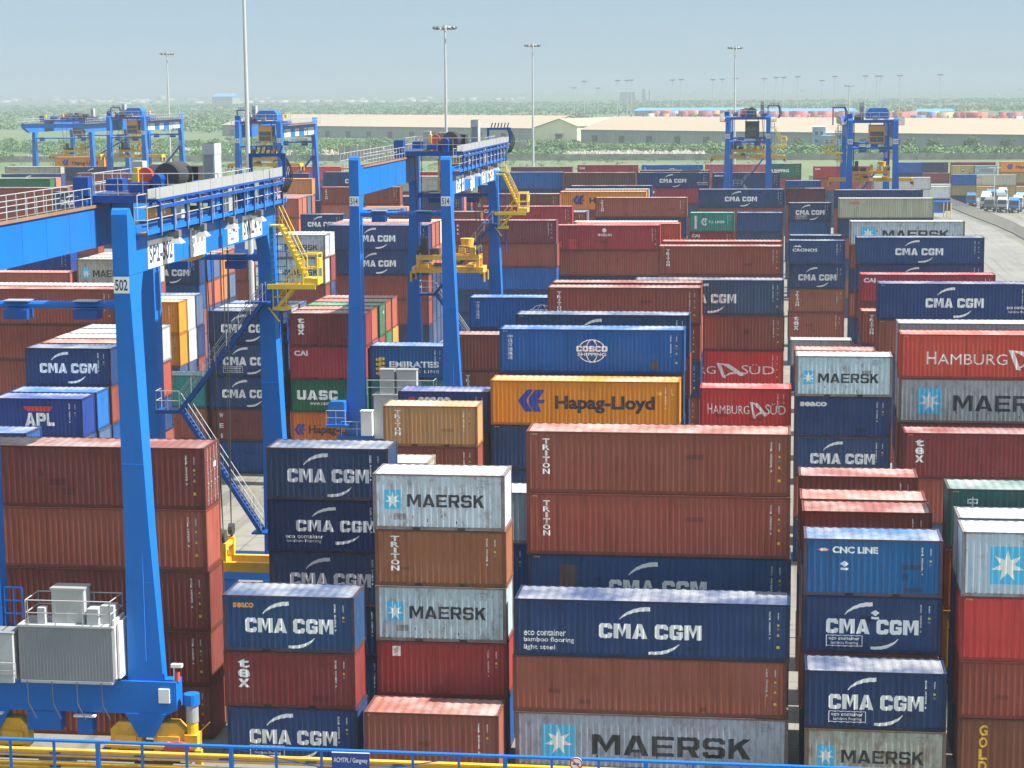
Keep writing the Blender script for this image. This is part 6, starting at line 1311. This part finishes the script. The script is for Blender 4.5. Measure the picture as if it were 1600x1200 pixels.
def tree(x, y, h, label, seed):
    g = random.Random(seed); e = empty('tree', (x, y, 0), label, 'tree', 'trees before the long warehouse')
    m = MB(); m.tube((0, 0, 0), (.2, 0, h*.42), .24, 7, 0, .14)
    for i in range(5):
        a = i*1.26+g.random(); m.tube((.2, 0, h*(.3+.03*i)), (math.cos(a)*h*.28, math.sin(a)*h*.28, h*g.uniform(.55, .75)), .10, 5, 0, .04)
    m.build('trunk', ['bark'], e); V, F = [], []
    leaf_cloud(V, F, (0, 0, h*.62), h*.42, h*.36, 420, .30, g); leaf_cloud(V, F, (g.uniform(-1, 1), 0, h*.5), h*.5, h*.25, 200, .3, g)
    link('crown', fastmesh('crown', V, F, ['leaf2']), e)
for i, (x, y, h, lab) in enumerate(((-2, 905, 6.5, 'bushy tree left of the blue house'), (12, 930, 6, 'tree with rounded crown just before the blue house'), (44, 920, 6.5, 'tree behind the far right crane stair'), (60, 900, 7, 'tree right behind the far right crane'), (72, 925, 6.2, 'broad tree right of the far right crane'), (88, 905, 7.2, 'dark tree above the farthest right navy stack'), (104, 915, 6.8, 'tree above the far right tan stack'), (122, 900, 7.6, 'tall tree at the far right edge'), (-18, 890, 5.8, 'tree right of the right of centre crane'), (-95, 905, 5.5, 'tree beside the pale rubble heap'))): tree(x, y, h, lab, 40+i)
V, F = [], []
for i in range(1900):
    k = rg.random()
    if k < .55: x, y = rg.uniform(-92, -30), rg.uniform(846, 895)
    elif k < .8: x, y = rg.uniform(-345, -120), rg.uniform(850, 1000)
    else: x, y = rg.uniform(20, 150), rg.uniform(838, 870)
    s = rg.uniform(.3, 1.3); h = rg.uniform(.3, 1.9); o = len(V)
    a = [rg.uniform(.6, 1.4) for _ in range(4)]
    V += [(x-s*a[0], y-s, -.02), (x+s, y-s*a[1], -.02), (x+s*a[2], y+s, -.02), (x-s, y+s*a[3], -.02), (x-s*.4*a[1], y-s*.3, h*a[0]), (x+s*.5, y-s*.4, h*a[1]), (x+s*.3, y+s*.4, h*a[2]), (x-s*.4, y+s*.3, h)]
    F += [(o+4, o+5, o+6, o+7), (o, o+1, o+5, o+4), (o+1, o+2, o+6, o+5), (o+2, o+3, o+7, o+6), (o+3, o, o+4, o+7)]
o = link('rubble', fastmesh('rubble', V, F, ['rubble'])); tag(o, 'pale rubble heaps scattered in the scrub behind the yard wall', 'rubble', None, 'stuff')
m = MB()
m.prism([(-352, 1010), (-300, 985), (-300, 992), (-372, 1200), (-392, 1200)], 'z', -.03, .25); tag(m.build('pale_track', ['rubble']), None, None, None, 'structure')

# ------------------------------------------------------------------ far port and town
M['shedblue'] = plain_mat('shed_blue_roof', (0.10, 0.32, 0.55), 0.6, dirt=0.1, scale=0.02)
def shed(x, y, w, d, h, label, rz=0):
    e = empty('storage_shed', (x, y, 0), label, 'shed', 'blue roofed sheds in the distant port', rz)
    m = MB(); m.box(0, w, 0, d, 0, h); m.build('wall', ['wallg'], e)
    m = MB(); m.prism([(-1, h), (d/2, h+d*.10), (d+1, h), (d+1, h-.4), (-1, h-.4)], 'x', -1, w+1); m.build('roof', ['shedblue'], e)
shed(-133, 1935, 116, 26, 6.5, 'long blue roofed shed left in the distant port', -.33); shed(-18, 1870, 90, 24, 6, 'blue roofed shed behind the right of centre crane', -.25)
shed(128, 1850, 30, 24, 5, 'small blue roofed shed at the right of the distant port', -.2); shed(-1085, 3810, 40, 60, 16, 'bright blue shed far off at the left')
cm = [('red', .35), ('maroon', .3), ('cobalt', .12), ('tan', .12), ('white', .06), ('orange', .05)]
V, F, MI = [], [], []
for i in range(380):
    k = rg.random(); x = -115+300*k; y = 1845-290*k+rg.uniform(-25, 40)
    x += 0; t = rg.randrange(0, 3) if rg.random() < .6 else 0
    L = rg.choice((6.06, 12.19)); o = len(V); z = t*2.6
    V += [(x, y, 0), (x+L, y, 0), (x+L, y+2.44, 0), (x, y+2.44, 0), (x, y, z+2.6), (x+L, y, z+2.6), (x+L, y+2.44, z+2.6), (x, y+2.44, z+2.6)]
    F += [(o+4, o+5, o+6, o+7), (o, o+1, o+5, o+4), (o+1, o+2, o+6, o+5), (o+2, o+3, o+7, o+6), (o+3, o, o+4, o+7)]; MI += [rg.choices(range(6), [c[1] for c in cm])[0]]*5
for n_, c in cm: M['far_'+n_] = plain_mat('distant_container_'+n_, COL[n_], 0.6, dirt=0.1)
o = link('distant_containers', fastmesh('distant_containers', V, F, ['far_'+c[0] for c in cm], MI)); tag(o, 'rows of tiny containers in the distant port yard', 'containers', None, 'stuff')
V, F, MI = [], [], []
M['town'] = plain_mat('town_white_wall', (0.42, 0.42, 0.40), 0.8); M['town2'] = plain_mat('town_brick_wall', (0.34, 0.17, 0.11), 0.8); M['town3'] = plain_mat('town_grey_wall', (0.36, 0.37, 0.38), 0.8)
for i in range(900):
    y = 2600+7200*rg.random()**1.1; x = rg.uniform(-.42*y, .18*y)
    if math.sin(x*.0021+y*.001)+math.sin(y*.0017+x*.0007)+rg.uniform(-.4, .4) < .75: continue
    w, d, h = rg.uniform(5, 15)*(1+y/6000), rg.uniform(10, 40), rg.uniform(2.5, 5)*(1+.5*(rg.random() < .06)*rg.uniform(1, 4)); o = len(V)
    V += [(x, y, 0), (x+w, y, 0), (x+w, y+d, 0), (x, y+d, 0), (x, y, h), (x+w, y, h), (x+w, y+d, h), (x, y+d, h)]
    F += [(o+4, o+5, o+6, o+7), (o, o+1, o+5, o+4), (o+1, o+2, o+6, o+5), (o+2, o+3, o+7, o+6), (o+3, o, o+4, o+7)]; MI += [0 if y > 3200 and rg.random() < .75 else rg.choice((0, 1, 2))]*5
o = link('distant_town', fastmesh('distant_town', V, F, ['town', 'town2', 'town3'], MI)); tag(o, 'low pale town buildings dissolving into the haze at the horizon', 'town', None, 'stuff')
e = empty('works_tower', (-262, 3600, 0), 'hazy grey works building with two towers near the horizon', 'building'); m = MB(); m.box(-12, 16, 0, 20, 0, 19); m.box(28, 34, 0, 15, 0, 25); m.box(40, 43, 0, 10, 0, 22); m.build('wall', ['town3'], e)

# ------------------------------------------------------------------ lorries, fence, kiosk beside the road
M['cabw'] = plain_mat('lorry_white_paint', (0.56, 0.57, 0.56), 0.4, dirt=0.4); M['cabb'] = plain_mat('lorry_blue_paint', (0.03, 0.20, 0.50), 0.35, dirt=0.2)
M['cabg'] = plain_mat('lorry_grey_paint', (0.20, 0.20, 0.19), 0.45, dirt=0.4)
M['chassis'] = plain_mat('lorry_chassis', (0.05, 0.048, 0.045), 0.7); M['cabo'] = plain_mat('lorry_turquoise_paint', (0.25, 0.55, 0.62), 0.4, dirt=0.2)
def lorry(x, y, rz, paint, label, bonnet=False, trailer=0):
    e = empty('terminal_lorry', (x, y, 0), label, 'lorry', 'lorries parked beside the yard road', rz)
    m = MB(); m.prism([(-1.2, .75), (-1.25, 1.9), (-1.0, 3.0), (.75, 3.05), (.85, 2.8), (.85, .75)], 'x', -1.2, 1.2, 0); m.box(-1.1, 1.1, -1.32, -1.26, .6, 1.3, 1)
    m.prism([(-.9, 3.02), (-.2, 3.55), (.75, 3.6), (.75, 3.06)], 'x', -1.0, 1.0, 0)
    cb = m.build('cab', [paint, 'chassis'], e)
    w = MB(); w.add([(-1.05, -1.265, 1.95), (1.05, -1.265, 1.95), (1.0, -1.045, 2.88), (-1.0, -1.045, 2.88)], [(0, 1, 2, 3)])
    for s in (-1, 1): w.box(s*1.205-.01, s*1.205+.01, -.85, .2, 1.9, 2.75)
    w.build('window', ['glass'], cb)
    for s in (-1, 1):
        h = MB(); h.box(s*.8-.2, s*.8+.2, -1.345, -1.322, .85, 1.1); h.build('headlight', ['white'], cb)
    m = MB(); m.box(-.5, .5, .86, 5.2 if not trailer else 14.5, .85, 1.15); m.box(-1.2, 1.2, 1.0, 1.25, 1.0, 1.25); m.box(-1.15, 1.15, 3.4, 4.6, 1.16, 1.3)
    if trailer:
        for yy in (5.5, 9.5, 13.8): m.box(-1.2, 1.2, yy, yy+.25, 1.0, 1.25)
    m.build('chassis', ['chassis'], e)
    for yy in (-.35, 3.5, 4.7)+((11.5, 12.8) if trailer else ()):
        for s in (-1, 1):
            wl = MB(); wl.tube((s*1.0-.15, yy, .5), (s*1.0+.15, yy, .5), .5, 14); wl.build('wheel', ['rubber'], e)
for a in ((48.6, 503, -.15, 'cabb', 'blue fronted lorry nearest the yard road'), (51.3, 496, -.2, 'cabw', 'white roofed lorry behind the wire fence, second from the road'), (54.0, 484, -.25, 'cabw', 'white lorry facing the road beside the fence corner'), (58.5, 492, -.2, 'cabw', 'white lorry behind the fence, right of the corner one'),
          (61.8, 480, -.25, 'cabw', 'white lorry cut by the right edge'), (58.9, 528, -.2, 'cabw', 'white lorry in the second line under the upper cab'), (55.0, 520, .1, 'cabb', 'blue lorry beside the turquoise one'), (57.0, 517, .15, 'cabo', 'turquoise lorry cab behind the parked line'), (58.6, 553, -.4, 'cabw', 'white lorry farthest back beside the tan containers'), (63.6, 506, -.2, 'cabw', 'white lorry in the second line at the right edge'), (52.9, 510, -.3, 'cabw', 'white lorry half hidden behind the fence corner row'), (66.5, 536, -.3, 'cabb', 'blue lorry at the right edge behind the white ones'), (47.9, 522, .0, 'cabw', 'white lorry behind the blue fronted one by the road'), (51.0, 484, -.2, 'cabg', 'grey lorry in front of the white ones at the fence'), (56.4, 481, -.25, 'cabb', 'blue lorry in the front line between two white ones'), (55.6, 502, -.1, 'cabg', 'grey lorry in the middle of the parked lorries'), (60.4, 503, -.3, 'cabo', 'turquoise lorry at the right among white cabs')): lorry(*a)
lorry(45.6, 535, 1.35, 'cabw', 'white tractor with a long flat trailer across the road end', False, 1)
e = empty('wire_fence', (0, 0, 0), 'wire mesh fence on posts curving along the yard road', 'fence')
pts = [(43.2, 535), (43.6, 498), (45.2, 470), (47.4, 440), (48.6, 415), (48.8, 385), (49.2, 340), (49.6, 300)]
M['mesh'] = plain_mat('fence_wire', (0.32, 0.30, 0.27), 0.6)
m = MB(); w = MB()
for (xa, ya), (xb, yb) in zip(pts, pts[1:]):
    n = max(1, round(math.hypot(xb-xa, yb-ya)/2.6)); a, b = Vector((xa, ya, 0)), Vector((xb, yb, 0))
    for i in range(n):
        p, q = a.lerp(b, i/n), a.lerp(b, (i+1)/n); m.tube(p, p+Vector((0, 0, 2.4)), .06, 6); w.beam(p+Vector((0, 0, .12)), q+Vector((0, 0, .12)), .1, .24, 0)
        for z in (.6, .95, 1.3, 1.65, 2.0, 2.35): w.tube(p+Vector((0, 0, z)), q+Vector((0, 0, z)), .02, 4)
        for k in range(1, 8): c = p.lerp(q, k/8); w.tube(c+Vector((0, 0, .2)), c+Vector((0, 0, 2.35)), .018, 4)
m.build('post', ['galv'], e); w.build('mesh_panel', ['mesh'], e)
e = empty('gate_kiosk', (37.6, 462, 0), 'blue kiosk with yellow posts at the end of the container row', 'kiosk')
m = MB(); m.box(-1.2, 1.2, 0, 2, 1.2, 3.6); m.box(-1.5, 2.6, -.3, 2.3, 3.6, 3.85, 0); m.build('booth', ['blue'], e)
m = MB(); m.box(-.3, .7, -.06, 0, 2, 3.2); m.build('window', ['glass'], e)
for x in (.9, 1.7, 2.5): m = MB(); m.tube((x, -.2, 0), (x, -.2, 3.6), .12, 8); m.build('post', ['yellowc'], e)
e = empty('street_lamp', (54.3, 505, 0), 'white double arm street lamp among the parked lorries', 'street lamp')
m = MB(); m.tube((0, 0, 0), (0, 0, 9.6), .11, 8, 0, .07); m.tube((-1.1, 0, 9.6), (1.1, 0, 9.6), .05, 6); m.build('pole', ['white'], e)
for s in (-1, 1): m = MB(); m.box(s*1.1-.35, s*1.1+.35, -.15, .15, 9.5, 9.68); m.build('lamp_head', ['white'], e)

# ------------------------------------------------------------------ haze over the plain
hz = MB(); hz.box(-15000, 9000, -120, 16000, -1.4, 56)
hm = bpy.data.materials.new('haze_air'); hm.use_nodes = True; t = hm.node_tree; t.nodes.clear()
out = t.nodes.new('ShaderNodeOutputMaterial'); pv = t.nodes.new('ShaderNodeVolumePrincipled'); t.links.new(pv.outputs[0], out.inputs['Volume'])
pv.inputs['Color'].default_value = (0.47, 0.55, 0.60, 1); pv.inputs['Density'].default_value = 0.00031; pv.inputs['Anisotropy'].default_value = 0.0
M['haze_air'] = hm
tag(hz.build('haze', ['haze_air']), None, None, None, 'stuff')
